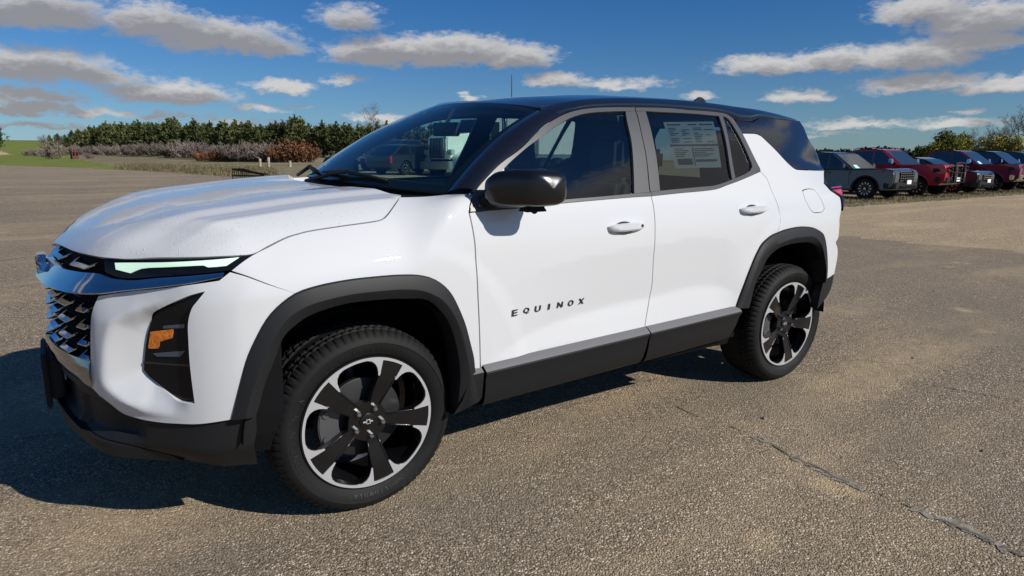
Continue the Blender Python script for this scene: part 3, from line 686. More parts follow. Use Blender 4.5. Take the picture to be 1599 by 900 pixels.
# --- windscreen, pillars, roof
def ws(s, t):
    s = np.asarray(s, float); t = np.asarray(t, float); b = .028*np.sin(math.pi*t)
    xe = .392 + (.964 - .392)*t; ye = .765 - .165*t; ze = 1.226 + (1.577 - 1.226)*t
    xc = .135 + (.862 - .135)*t; zc = 1.248 + (1.632 - 1.248)*t
    k = np.abs(s)**2.2
    return np.stack([xc + (xe - xc)*k - b*.55, ye*s, zc + (ze - zc)*k + b*.9], -1)
S_, T_ = np.meshgrid(np.linspace(-1, 1, 41), np.linspace(0, 1, 25), indexing='ij')
g = ws(S_, T_); n1, n2 = g.shape[:2]
wsf = [(i*n2+j, i*n2+j+1, (i+1)*n2+j+1, (i+1)*n2+j) for i in range(n1-1) for j in range(n2-1)]
windscreen = mesh_obj('windscreen', g.reshape(-1, 3), wsf, M['ws'], car, smooth=True)
# printed dark border on the inside of the glass
def frit(s0, s1, t0, t1, na, nb):
    A, B = np.meshgrid(np.linspace(s0, s1, na), np.linspace(t0, t1, nb), indexing='ij'); q = ws(A, B) + np.array([.006, 0, -.008])
    return q.reshape(-1, 3), [(i*nb+j, i*nb+j+1, (i+1)*nb+j+1, (i+1)*nb+j) for i in range(na-1) for j in range(nb-1)]
fr = MB()
for a in ((-1, 1, 0, .075, 30, 3), (-1, 1, .955, 1, 30, 3), (-1, -.945, .075, .955, 3, 14), (.945, 1, .075, .955, 3, 14)): fr.add(*frit(*a))
fr.build('windscreen_border', M['inner'], windscreen)
fo = resample(catmull(O['frame_f'][:12], 6), 40)
fo3 = from_chart('S', fo, f_side, .0)[0]
tt = np.linspace(0, 1, 40)
# pillar runs from the scuttle to the roof corner between glass edge and door frame
i1 = int(np.argmin(np.abs(fo3[:, 0] - 1.02)))
pe = resample(fo3[3:i1+1], 30); we = ws(np.full(30, -1.0), np.linspace(0, 1.0, 30)) + np.array([0, -.001, .001])
rowsA = []
for k in np.linspace(0, 1, 9):
    mid = we*(1-k) + pe*k
    nrm = np.array([-.45, -.62, .55]); nrm /= np.linalg.norm(nrm)
    rowsA.append(mid + nrm*(.020*math.sin(math.pi*k) + .004)[..., None] if False else mid + nrm*(.022*math.sin(math.pi*k)**.8 + .003))
rowsA.insert(0, we + np.array([.004, 0, -.012])); rowsA.append(pe + np.array([.0, .02, -.002]))
strip('windscreen_pillar', rowsA, M['roofblack'], car, sharp=50)
# roof skin and the side rails above the doors
rf = [tuple(ws(s, 1.0) + np.array([.012, 0, .004])) for s in np.linspace(-.985, .985, 19)]
xs_r = [1.05, 1.3, 1.6, 2.0, 2.4, 2.8, 3.1]
ditch = [( .985, -.592), (1.10, -.588), (1.3, -.578), (1.6, -.568), (2.0, -.560), (2.4, -.548), (2.8, -.528), (3.08, -.505)]
def roof_poly():
    pts = [(p[0], p[1], p[2]) for p in rf[:10]]
    half = []
    for s in np.linspace(0, -.985, 10): half.append(tuple(ws(s, 1.0) + np.array([.012, 0, .0])))
    for x, y in ditch[1:]: half.append((x, y, float(roof_z(np.array(x), np.array(y)))))
    half += [(3.16, -.30, 1.60), (3.19, 0, 1.605)]
    h = to_chart('T', np.array(half))
    return np.array([tuple(p) for p in h] + [(a, -b) for a, b in reversed(h.tolist()) if abs(b) > 1e-6])
roof, _ = panel('roof', roof_poly(), 'T', f_roof, M['roofblack'], car, res=.05, mirror=False, thick=.015, gap=.003)
top_edge = [(x, y) for x, y in ditch]
n = 60
te = resample(catmull(np.array([(.945, -.598, 1.57)] + [(x, y, float(roof_z(np.array(x), np.array(y)))) for x, y in top_edge]), 6), n)
fr_r = O['frame_r']
low = [tuple(p) for p in O['frame_f'][7:12]] + [tuple(p) for p in fr_r[1:7]] + [tuple(p) for p in O['rear_glass'][1:6]] + [(3.035, 1.602)]
low = [p for p in low if p[0] > .93]
lowc = []
for p in low:
    if not lowc or p[0] > lowc[-1][0] + .015: lowc.append(p)
def low3(lst):
    out = []
    pass
    return from_chart('S', np.array(lst), f_side, 0)[0]
rgp = from_chart('R', O['rear_glass'][1:7], f_rear)[0]
fl3 = np.concatenate([low3([tuple(p) for p in O['frame_f'][7:12]]), low3([tuple(p) for p in fr_r[1:6]]), rgp])
fl3 = fl3[np.argsort(fl3[:, 0])]
le = resample(fl3, n)
rr = []
def onroof(p):
    d = np.array([0, .75, -.66]); return root(f_roof, p - d*.35, np.broadcast_to(d, p.shape), 0, .7, 60)[0]
for k in (0, .06, .10, .16, .3, .45, .6, .72, .78, .84, .93, 1.0):
    q = onroof(te*(1-k) + le*k)
    off = {0: -.010, .06: -.012, .10: -.004, .72: .006, .78: -.001, .84: .004, .93: .004, 1.0: -.008}.get(k, .006)
    rr.append(q + grad(f_roof, q)*off)
strip('roof_side_rail', rr, M['roofblack'], car, sharp=32)
sp = MB()
for s in (-1,):
    pass
spo = [(3.03, -.56, 1.592), (3.12, -.50, 1.598), (3.22, -.30, 1.606), (3.25, 0, 1.610)]
spm = spo + [(x, -y, z) for x, y, z in reversed(spo[:-1])]
r0 = np.array(catmull(spm, 5)); 
strip('roof_spoiler', [r0 + [-.12, 0, .012], r0 + [-.03, 0, .010], r0, r0 + [.012, 0, -.016], r0 + [-.02, 0, -.03], r0 + [-.12, 0, -.045]], M['roofblack'], car, mirror=False)
# aerial fin
fin = []
for k in np.linspace(0, 1, 9):
    h = .082*math.sin(math.pi*min(1, .12 + .88*k)*.9)**.8 if k < 1 else .004
    fin.append(np.array([(2.70 + .17*k, .030*(1-.6*k)*a, 1.672 + h*(1-abs(a))**.6) for a in (-1, -.6, -.25, 0, .25, .6, 1)]))
strip('aerial_fin', fin, M['roofblack'], car, mirror=False, flip=True)
# whip aerial is on the car's far front wing side of the roof: thin rod
# --- scuttle and wipers
sc_rows = []
for k in np.linspace(0, 1, 5):
    row = []
    for y in np.linspace(-.74, .74, 31):
        a = abs(y); xb = float(np.interp(a, [0, .25, .45, .60, .70, .76], [.055, .068, .108, .163, .218, .25])); xw = float(ws(y/.765, 0.0)[0])
        row.append((xb + (xw + .03 - xb)*k, y, 1.205 + .012*(1 - (a/.75)**2) - .03*math.sin(math.pi*k) + .02*k - .02*(1-k)))
    sc_rows.append(np.array(row))
strip('scuttle', sc_rows, M['plastic'], car, mirror=False)
for y0, y1 in ((-.50, .02), (.06, .55)):
    mb = MB()
    a = ws(y0/.765, .03) + [0, 0, .012]; b = ws(y1/.765, .035) + [0, 0, .012]; c = ws((y0+y1)/2/.765, .05) + [-.01, 0, .02]
    mb.tube([a, a*.5 + c*.5, c, c*.5 + b*.5, b], [.006, .009, .010, .009, .006], 6)
    mb.tube([c + [0, 0, .006], np.array([ws(y1/.765, 0)[0] - .05, y1 + .03, 1.235])], .009, 6)
    mb.build('wiper', M['plastic'], car, smooth=True)
# --- mirrors
def side_mirror():
    root_ = empty('side_mirror', (-.045, 0, .030), 0, car)
    # cap: rounded body from section rings along y
    secs = [(-.938, .585, .05, .020, 1.200), (-.945, .598, .080, .042, 1.208), (-.96, .612, .098, .060, 1.215), (-.98, .628, .108, .072, 1.220), (-1.01, .646, .112, .074, 1.224), (-1.045, .668, .108, .074, 1.227), (-1.075, .684, .098, .072, 1.228), (-1.097, .692, .090, .067, 1.228), (-1.110, .695, .078, .061, 1.228), (-1.117, .696, .058, .045, 1.228), (-1.1205, .697, .030, .024, 1.228), (-1.1215, .697, .004, .004, 1.228)]
    def ring(y, xc, hx, hz, zc, n=28):
        out = []
        for k in range(n):
            t = 2*math.pi*k/n; c, s = math.cos(t), math.sin(t)
            e = .52
            x = xc + hx*math.copysign(abs(c)**e, c); z = zc + hz*math.copysign(abs(s)**e, s)
            if c < 0: z -= .012*abs(c)*0; 
            out.append((x + .10*max(0, (z - zc))*0 - .06*(zc - z)*0, y + .035*(1 - (c + 1)/2)*min(1, hx/.1), z))
        return out
    rings = [ring(*s) for s in secs]; n = 28
    V = [p for r_ in rings for p in r_]
    F_ = [(i*n+j, i*n+(j+1) % n, (i+1)*n+(j+1) % n, (i+1)*n+j) for i in range(len(rings)-1) for j in range(n)] + [tuple(range(n)), tuple(len(V)-1-k for k in range(n))]
    o = mesh_obj('mirror_cap', V, F_, M['mirrorblack'], root_, sharp=60)
    # arm and lower skull
    mb = MB()
    mb.add([(.515,-.870,1.135),(.64,-.870,1.140),(.64,-.860,1.205),(.515,-.860,1.20),(.585,-.975,1.155),(.72,-.985,1.158),(.72,-.985,1.215),(.585,-.975,1.215)],
           [(0,1,2,3),(7,6,5,4),(0,4,5,1),(1,5,6,2),(2,6,7,3),(3,7,4,0)])
    mb.build('mirror_arm', M['plastic'], root_, bevel=.014, seg=3)
    mb = MB(); mb.box((.63, -1.05, 1.136), (.73, -.985, 1.160), .012); mb.tube([(.675, -1.035, 1.142), (.675, -1.035, 1.128)], [.016, .010], 10)
    mb.build('mirror_underside', M['plastic'], root_, bevel=.005)
    mb = MB(); mb.box((.762, -1.085, 1.175), (.766, -.975, 1.275)); mb.build('mirror_glass', M['mirrorglass'], root_, bevel=.002)
    far = empty('side_mirror', (-.045, 0, .030), 0, car)
    for ch in list(root_.children):
        me = ch.data.copy(); 
        for v in me.vertices: v.co.y = -v.co.y
        me.flip_normals(); link(bpy.data.objects.new(ch.name.split('.')[0], me), far)
side_mirror()
# --- door handles
def handle(x0, x1, z, parent):
    for s, par in ((-1, parent[0]), (1, parent[1])):
        xm = (x0 + x1)/2; yb = lambda x: float(side_y(np.array(x), np.array(z)))
        rows = []
        for x in np.linspace(x0, x1, 15):
            t = (x - x0)/(x1 - x0); w = math.sin(math.pi*min(1, max(0, t)))**.45
            lift = .004 + .034*min(1, w*1.15); hz = .008 + .009*w
            y = yb(x)
            c = z + .004*(t - .5)
            rows.append([(x, s*(y - .004), c + hz), (x, s*(y + lift*.8), c + hz*.92), (x, s*(y + lift), c + hz*.55), (x, s*(y + lift), c - hz*.5), (x, s*(y + lift*.72), c - hz), (x, s*(y + lift*.35), c - hz*.9)])
        R_ = np.array(rows)
        V = R_.reshape(-1, 3); b = 6
        f = [(i*b+j, i*b+j+1, (i+1)*b+j+1, (i+1)*b+j) for i in range(14) for j in range(5)] + [(i*b+5, i*b, (i+1)*b, (i+1)*b+5) for i in range(14)]
        f += [tuple(range(6))[::-1], tuple(range(84, 90))]
        if s < 0: f = [q[::-1] for q in f]
        mesh_obj('handle', V, f, M['white'], par, sharp=50)
        # finger recess behind the grip
        mb = MB(); ring = handle_hole(x0, x1, z); N = 20; cx = xm - .012; cz = z - .006; v = []
        for k, dep in ((1.08, .0035), (1.0, .006), (.9, .018), (.6, .026)):
            v += [(cx + (a - cx)*k, s*(float(side_y(np.array(a), np.array(b_))) - dep), cz + (b_ - cz)*k) for a, b_ in ring]
        v.append((cx, s*(yb(cx) - .028), cz))
        ff = [(q*N + i_, q*N + (i_+1) % N, (q+1)*N + (i_+1) % N, (q+1)*N + i_) for q in range(3) for i_ in range(N)] + [(3*N + i_, 3*N + (i_+1) % N, 4*N) for i_ in range(N)]
        if s > 0: ff = [q[::-1] for q in ff]
        mb.add(v, ff); mb.build('handle_recess', M['white'], par, smooth=True)
        if x0 < 1.3:
            k = MB(); k.tube([(x1 - .045, s*(yb(x1) + .034), z + .006), (x1 - .045, s*(yb(x1) + .0395), z + .006)], .0065, 12); k.build('key_cap', M['badge'], par)
handle(*HF, F1); handle(*HR, F2)
# --- raised letters on the front door
def letters(word, x0, x1, z, h, s, par):
    n = len(word); step = (x1 - x0)/(n - 1 + .75)
    for i, ch in enumerate(word):
        v, f = text_mesh(ch, 1.0, .0)
        if not len(v): continue
        lo, hi = v.min(0), v.max(0); w = hi - lo
        wd = h*(1.15 if ch != 'I' else .3)
        c = x0 + step*(i if s < 0 else n - 1 - i) + step*.36
        e = {}
        for t in f:
            for a, b in zip(t, t[1:] + t[:1]): e[(a, b)] = 1
        bd = [q for q in e if (q[1], q[0]) not in e]
        P = []
        for lvl, k in ((.0, 0), (.006, 1)):
            for p in v:
                a = (p[0] - lo[0])/max(w[0], 1e-6) - .5; b = (p[1] - lo[1])/max(w[1], 1e-6)
                x = c + (a*wd if s < 0 else -a*wd) + .10*(b - .5)*h*(1 if s < 0 else -1); zz = z + b*h
                P.append((x, s*(float(side_y(np.array(x), np.array(zz))) + lvl), zz))
        m = len(v)
        F_ = [tuple(i_ + m for i_ in t) for t in f] + [(a, b, b + m, a + m) for a, b in bd]
        if s < 0: pass
        mesh_obj('letter', P, F_, M['badge'], par, sharp=30)
letters('EQUINOX', .598, 1.022, .724, .0255, -1, fdoor)
letters('EQUINOX', .598, 1.022, .724, .0255, 1, fdoor2)
# --- price sticker inside the rear door window
def sticker():
    q = O['sticker']; u = np.linspace(0, 1, 9); out = []
    P4 = from_chart('S', q, f_side, -.016)[0]
    def pt(a, b, dz=0.0):
        p = P4[0]*(1-a)*(1-b) + P4[1]*a*(1-b) + P4[2]*a*b + P4[3]*(1-a)*b
        p[1] = -float(side_y(p[0], p[2])) + .016*1.12 - dz; return p
    g_ = [[pt(a, b) for b in u] for a in u]
    V = [p for r_ in g_ for p in r_]; n = 9
    o = mesh_obj('price_sticker', V, [(i*n+j, i*n+j+1, (i+1)*n+j+1, (i+1)*n+j) for i in range(n-1) for j in range(n-1)], M['paper'], rdoor, smooth=True)
    mb = MB()
    r2 = random.Random(3)
    def bar(a0, a1, b0, b1): mb.add([pt(a0, b0, .002), pt(a1, b0, .002), pt(a1, b1, .002), pt(a0, b1, .002)], [(0, 1, 2, 3)])
    bar(.05, .30, .05, .075); bar(.45, .62, .05, .075); bar(.68, .95, .05, .075)
    for c in range(4):
        for k in range(9):
            if r2.random() < .85: bar(.05 + .24*c, .05 + .24*c + .19*r2.uniform(.4, 1), .13 + .038*k, .145 + .038*k)
    bar(.0, 1.0, .49, .535)
    for k in range(5): bar(.06, .06 + .3*r2.uniform(.5, 1), .58 + .04*k, .596 + .04*k)
    for k in range(5): bar(.45, .45 + .45*r2.uniform(.5, 1), .58 + .04*k, .596 + .04*k)
    bar(.42, .435, .56, .95); bar(.08, .38, .80, .93); bar(.46, .92, .82, .87)
    mb.build('printed_text', M['print'], o)
sticker()
# --- wheels
YF = -.842
def plate2d(poly, fn, d, m, name, parent, res=.03, holes=()):
    v, f = triangulate(np.array(poly, float), [np.array(h, float) for h in holes], res)
    n = len(v); V = [fn(a, b, 0) for a, b in v] + [fn(a, b, d) for a, b in v]
    he = {}
    for t in f:
        for a, b in ((t[0], t[1]), (t[1], t[2]), (t[2], t[0])): he[(a, b)] = 1
    bd = [e for e in he if (e[1], e[0]) not in he]
    F_ = [tuple(t) for t in f] + [tuple(n + i for i in t[::-1]) for t in f] + [(b, a, n + a, n + b) for a, b in bd]
    return V, F_
def arc(r, a0, a1, n):
    return [(r*math.cos(R(a)), r*math.sin(R(a))) for a in np.linspace(a0, a1, n)]
def make_wheel(xc, side):
    w = empty('wheel', (xc, 0, .365), 0 if side < 0 else math.pi, car)
    # tyre: section lathe with tread blocks
    TR = .367; y0 = YF - .012; W = .245
    prof = [(.262, .020), (.268, .008), (.272, .004), (.285, -.004), (.300, -.010), (.318, -.012), (.320, -.0145), (.330, -.012), (.341, -.004), (.350, .004), (.357, .013), (.362, .024), (.3645, .036), (.3575, .0385), (.3575, .044), (.366, .0465), (.367, .066), (.3595, .068), (.3595, .077), (.367, .079), (.367, .098), (.3595, .1)]
    prof = [(r, y0 + h) for r, h in prof]
    mid = y0 + .1225 - .004
    prof2 = prof + [(r, 2*mid + .008 - y) for r, y in reversed(prof)]
    n = 288; m = len(prof2); V = []
    for i in range(n):
        t = 2*math.pi*i/n; ph = i % 4
        for j, (r, y) in enumerate(prof2):
            jj = min(j, m - 1 - j); tt = t; rr_ = r
            if 9 <= jj <= 12 and ph == 0: rr_ = r - .006
            if 15 <= jj <= 16: 
                tt = t + (.012 if jj == 16 else 0)
                if (i + 2) % 4 == 0: rr_ = r - .0055
            if 19 <= jj <= 20 and (i + 1) % 4 == 0: rr_ = r - .005
            V.append((rr_*math.cos(tt), y, rr_*math.sin(tt)))
    F_ = [(i*m+j, ((i+1) % n)*m+j, ((i+1) % n)*m+j+1, i*m+j+1) for i in range(n) for j in range(m-1)]
    tyre = mesh_obj('tyre', V, F_, M['tyre'], w, sharp=32)
    # raised sidewall lettering
    def sidetext(word, r, h, a0, span, flip=False):
        mb = MB(); k = len(word)
        for i, ch in enumerate(word):
            if ch == '/':    # slanted bar mark
                a = R(a0 - span*i/(k-1)); 
                q = [(-.010, -.2*h), (.004, -.2*h), (.018, 1.2*h), (.002, 1.2*h)]
                v = np.array([(p[0], p[1], 0) for p in q]); f = [(0, 1, 2, 3)]; lo = np.zeros(3); wd = 1
                vv = v
            else:
                vv, f = text_mesh(ch, h*1.35, 0)
                if not len(vv): continue
                vv = vv - np.array([(vv[:, 0].min() + vv[:, 0].max())/2, 0, 0])
            a = R(a0 - span*i/(k-1)); P = []
            for p in vv:
                ang = a - p[0]/(r + h*.5); rr_ = r + p[1]
                yy = np.interp(rr_, [.268, .285, .300, .318, .330, .345], [.008, -.004, -.010, -.012, -.012, 0]) + y0 - .0022
                P.append((rr_*math.cos(ang), yy, rr_*math.sin(ang)))
            mb.add(P, [t for t in f])
        return mb.build('raised_lettering', M['tyretext'], tyre)
    if side < 0:
        off = 0 if xc < 1 else 4
        sidetext('Continental', .288, .026, 100 + off, 42); sidetext('///', .285, .034, 124 + off, 10)
        sidetext('CONTINENTAL', .287, .024, 205 + off, 60); sidetext('///', .285, .034, -52 + off, 12); sidetext('Continental', .288, .026, -66 + off, 42)
    # alloy rim
    rim = empty('rim', (0, 0, 0), 0, w)
    rot = -6.0
    def dish(r): return .004 + .020*sstep(.20, .07, r) + .0
    def fn0(y_off):
        def fn(a, b, d):
            r = math.hypot(a, b); c, s = math.cos(R(rot)), math.sin(R(rot))
            return (a*c - b*s, YF - .016 + float(dish(np.array(r))) + y_off + d, a*s + b*c)
        return fn
    # silver ring with the pairs of fangs
    inner = []
    for k in range(5):
        b = 72*k
        inner += arc(.2515, b - 10.0, b + 10.0, 5)
        inner += [(.190*math.cos(R(b + q)), .190*math.sin(R(b + q))) for q in (10.2, 12.0)]
        inner += [(r_*math.cos(R(b + q)), r_*math.sin(R(b + q))) for r_, q in ((.207, 13.2), (.222, 14.6), (.236, 17.0), (.247, 20.5))]
        inner += arc(.2520, b + 25, b + 47, 6)
        inner += [(r_*math.cos(R(b + q)), r_*math.sin(R(b + q))) for r_, q in ((.247, 51.5), (.236, 55.0), (.222, 57.4), (.207, 58.8))]
        inner += [(.190*math.cos(R(b + q)), .190*math.sin(R(b + q))) for q in (60.0, 61.8)]
    ring = arc(.262, 0, 360, 97)[:-1]
    V, F_ = plate2d(ring, fn0(-.0035), .0035, None, None, None, .02, [inner])
    mesh_obj('machined_face', V, F_, M['rimsilver'], rim, sharp=30)
    # black spokes and outer ring behind
    hole = []
    holes = []
    for k in range(5):
        b = 72*k + 36
        L = [(.082, -20), (.10, -23), (.150, -25.2), (.19, -24.6), (.207, -22.2), (.222, -20.5), (.236, -17.6), (.2465, -13.2), (.249, -8), (.249, 0), (.249, 8), (.2465, 13.2), (.236, 17.6), (.222, 20.5), (.207, 22.2), (.19, 24.6), (.150, 25.2), (.10, 23), (.082, 20), (.078, 0)]
        holes.append([(r_*math.cos(R(b + q)), r_*math.sin(R(b + q))) for r_, q in L])
    V, F_ = plate2d(arc(.2615, 0, 360, 97)[:-1], fn0(.0), .034, None, None, None, .02, holes)
    mesh_obj('spokes', V, F_, M['rimblack'], rim, sharp=30)
    # proud ribs along both edges of each spoke
    mb = MB()
    for k in range(5):
        b = R(72*k + rot)
        for s in (-1, 1):
            pts = []
            for r_, ww in ((.075, .021), (.12, .027), (.17, .032), (.205, .034)):
                px_, pz_ = r_*math.cos(b) - s*ww*math.sin(b), r_*math.sin(b) + s*ww*math.cos(b)
                pts.append((px_, YF - .0165 + float(dish(np.array(r_))), pz_))
            mb.tube(pts, [.003, .004, .004, .002], 6)
    mb.build('spoke_rib', M['rimblack'], rim, smooth=True)
    MB().lathe([(.2625, -.006), (.2635, -.012), (.2675, -.012), (.2685, .004), (.2625, .02), (.258, .03), (.250, .045), (.246, .19), (.225, .20)], 96, 'y', (0, YF, 0)).build('rim_barrel', M['rimblack'], rim, sharp=40)
    MB().lathe([(.034, .004), (.033, .0005), (.028, -.002), (0, -.002)], 40, 'y', (0, YF + .004, 0)).build('centre_cap', M['rimblack'], rim, sharp=40)
    bowtie('cap_emblem', None, .020, .019, lambda u, v, w_: (u, YF + .0022 - w_, v), M['rimsilver'], M['rimblack'], rim, d=.0012, rim=.28)
    for k in range(5):
        a = R(72*k + 62); c = (.0575*math.cos(a), .0575*math.sin(a))
        MB().tube([(c[0], YF + .012, c[1]), (c[0], YF - .010, c[1]), (c[0], YF - .014, c[1])], [.0105, .0105, .007], 6).build('lug_nut', M['lug'], rim, sharp=30)
    MB().lathe([(.0, .062), (.155, .062), (.160, .064), (.160, .084), (.10, .086)], 64, 'y', (0, YF, 0)).build('brake_disc', M['steel'], w, sharp=40)
    cal = MB()
    for a0_, a1_ in ((150, 205),):
        a_ = [R(q) for q in np.linspace(a0_, a1_, 9)]
        ins = [(.105*math.cos(t), .105*math.sin(t)) for t in a_]; outs = [(.185*math.cos(t), .185*math.sin(t)) for t in a_]
        cal.prism(outs + ins[::-1], .07, lambda u, v, w_: (u, YF + .036 + w_, v))
    cal.tube([(-.155, YF + .03, .05), (-.155, YF + .10, .05)], .018, 10); cal.tube([(-.155, YF + .03, -.05), (-.155, YF + .10, -.05)], .018, 10)
    cal.build('brake_caliper', M['cast'], w, bevel=.004)
    hb = MB(); hb.tube([(-.02, YF + .16, .28), (.01, YF + .20, .08), (0, YF + .22, -.12)], .02, 10); hb.tube([(.1, YF + .2, -.15), (-.12, YF + .22, -.16)], .022, 8); hb.build('suspension_arm', M['cast'], w, smooth=True)
    return w
for xc in (0.0, 2.73):
    for s in (-1, 1): make_wheel(xc, s)
# --- what is behind the skin: liners, floor, inner panels
ib = MB()
def patch(us, vs, fn, mb=ib):
    g_ = np.array([[fn(u, v) for v in vs] for u in us]); a, b = g_.shape[:2]
    mb.add(g_.reshape(-1, 3), [(i*b+j, i*b+j+1, (i+1)*b+j+1, (i+1)*b+j) for i in range(a-1) for j in range(b-1)])
for s in (-1, 1):
    patch(np.linspace(.44, 2.14, 24), np.linspace(.34, 1.14, 9), lambda u, v: (u, s*(float(side_y(np.array(u), np.array(v))) - .040), v))
    # wheel houses
    for xc, r0 in ((0.0, .50), (2.73, .50)):
        mb = MB()
        ts = [R(q) for q in np.linspace(3, 177, 33)]
        def cx(t): return xc - .02 if xc < 1 else xc - .12
        prof = []
        for t in ts:
            rx, rz = (.455, .515) if xc < 1 else (.405, .535)
            prof.append((cx(t) + (rx + .0)*math.cos(t), .39 + rz*math.sin(t)))
        v = [(a, s*.915, b) for a, b in prof] + [(a, s*.50, b) for a, b in prof]
        k = len(prof); f = [(i, i+1, k+i+1, k+i) for i in range(k-1)]
        mb.add(v, f); mb.add([(cx(0), s*.50, .40)] + [(a, s*.50, b) for a, b in prof], [(0, i+1, i+2) for i in range(k-1)])
        mb.build('wheel_house', M['inner'], car)
ib.box((.52, -.62, .29), (2.20, .62, .40)); ib.box((.50, -.86, .37), (2.2, .86, .40)); ib.box((-.60, -.55, .26), (.50, .55, .75)); ib.box((2.2, -.5, .3), (3.55, .5, .62))
ib.build('underbody', M['inner'], car)
nb = MB()
uv = np.array([[(u, v) for v in np.linspace(.34, 1.015, 10)] for u in np.linspace(-.98, .98, 33)])
nb.add(cpts(uv.reshape(-1, 2), -.068), [(i*10+j, i*10+j+1, (i+1)*10+j+1, (i+1)*10+j) for i in range(32) for j in range(9)])
nb.build('nose_core', M['inner'], car)
hb_ = MB()
patch(np.linspace(-.70, .10, 12), np.linspace(-.66, .66, 15), lambda u, v: (u, v*(1 - .4*max(0, (-u - .3)/.4)), float(hood_z(np.array(u), np.array(v*(1 - .4*max(0, (-u - .3)/.4))))) - .06), hb_)
hb_.build('engine_bay_cover', M['inner'], car)
# --- cabin
cb = MB()
cb.box((.46, -.80, .40), (2.9, .80, .46))
cb.box((.50, -.80, .46), (.56, .80, 1.12))
cb.box((2.95, -.70, .46), (3.0, .70, 1.0))
cb.build('cabin_floor', M['cabin'], car)
dsh = MB(); dp = [(.42, 1.20), (.62, 1.225), (.82, 1.20), (.93, 1.14), (.95, 1.02), (.90, .80), (.42, .70)]
dsh.prism(dp, 1.50, lambda u, v, w_: (u, -.75 + w_, v)); dsh.build('dashboard', M['cabin'], car, bevel=.02)
sb = MB(); sb.box((.66, -.56, 1.225), (.72, -.24, 1.262), .01); sb.build('instrument_hood', M['cabin'], car, bevel=.01)
st = MB(); a_ = np.linspace(0, 2*math.pi, 33); st.tube([(1.06 + .07*math.sin(t)*.9, -.40 + .185*math.cos(t), 1.05 + .175*math.sin(t)) for t in a_], .015, 8, caps=False)
st.tube([(1.04, -.40, 1.04), (.90, -.40, 1.0)], .04, 10); st.tube([(1.05, -.57, 1.05), (1.05, -.23, 1.05)], .016, 6); st.build('steering_wheel', M['cabin'], car, smooth=True)
def seat(x, y):
    o = empty('seat', (x, y, 0), 0, car)
    MB().box((0, -.25, .55), (.52, .25, .72), .03).build('cushion', M['seat'], o, bevel=.04, seg=3)
    m = MB(); m.add([(.44,-.25,.66),(.62,-.25,.66),(.62,.25,.66),(.44,.25,.66),(.64,-.20,1.26),(.74,-.20,1.26),(.74,.20,1.26),(.64,.20,1.26)], [(0,3,2,1),(4,5,6,7),(0,1,5,4),(1,2,6,5),(2,3,7,6),(3,0,4,7)])
    m.build('backrest', M['seat'], o, bevel=.035, seg=3)
    m = MB(); m.add([(.67,-.13,1.29),(.76,-.13,1.29),(.76,.13,1.29),(.67,.13,1.29),(.69,-.11,1.47),(.75,-.11,1.47),(.75,.11,1.47),(.69,.11,1.47)], [(0,3,2,1),(4,5,6,7),(0,1,5,4),(1,2,6,5),(2,3,7,6),(3,0,4,7)])
    m.build('headrest', M['seat'], o, bevel=.03, seg=3)
seat(.87, -.40); seat(.87, .40)
m = MB(); m.box((2.05, -.62, .55), (2.55, .62, .72)); m.add([(2.48,-.62,.66),(2.62,-.62,.66),(2.62,.62,.66),(2.48,.62,.66),(2.68,-.58,1.22),(2.76,-.58,1.22),(2.76,.58,1.22),(2.68,.58,1.22)], [(0,3,2,1),(4,5,6,7),(0,1,5,4),(1,2,6,5),(2,3,7,6),(3,0,4,7)])
for y in (-.4, .4): m.box((2.70, y - .13, 1.25), (2.78, y + .13, 1.40))
m.build('rear_bench', M['seat'], car, bevel=.03)
hl = MB(); patch(np.linspace(1.0, 3.0, 14), np.linspace(-.56, .56, 9), lambda u, v: (u, v, float(roof_z(np.array(u), np.array(v))) - .055), hl); hl.build('headliner', M['headliner'], car, smooth=True)
im = MB(); im.box((.80, -.12, 1.455), (.83, .12, 1.525)); im.tube([(.815, 0, 1.51), (.86, 0, 1.60)], .012, 8); im.build('rear_view_mirror', M['cabin'], car, bevel=.012)
for s in (-1, 1):
    # inner faces of the door pillars
    q = [(p[0], s*(abs(p[1]) - .035), p[2] - .012) for p in pe]; q2 = [(p[0] + .03, s*(abs(p[1]) - .07), p[2] - .03) for p in we]
    k = len(q); q2 = q2[:k]
    for v, f in (([(1.44, s*.83, 1.12), (1.62, s*.83, 1.12), (1.50, s*.64, 1.60), (1.40, s*.64, 1.60)], [(0, 1, 2, 3)]),
                 ([(2.32, s*.78, 1.15), (3.0, s*.70, 1.15), (2.95, s*.58, 1.58), (2.2, s*.60, 1.60)], [(0, 1, 2, 3)]),
                 (q + q2, [(i, i+1, k+i+1, k+i) for i in range(k-1)])):
        MB().add(v, f).build('pillar_lining', M['cabin'], car)
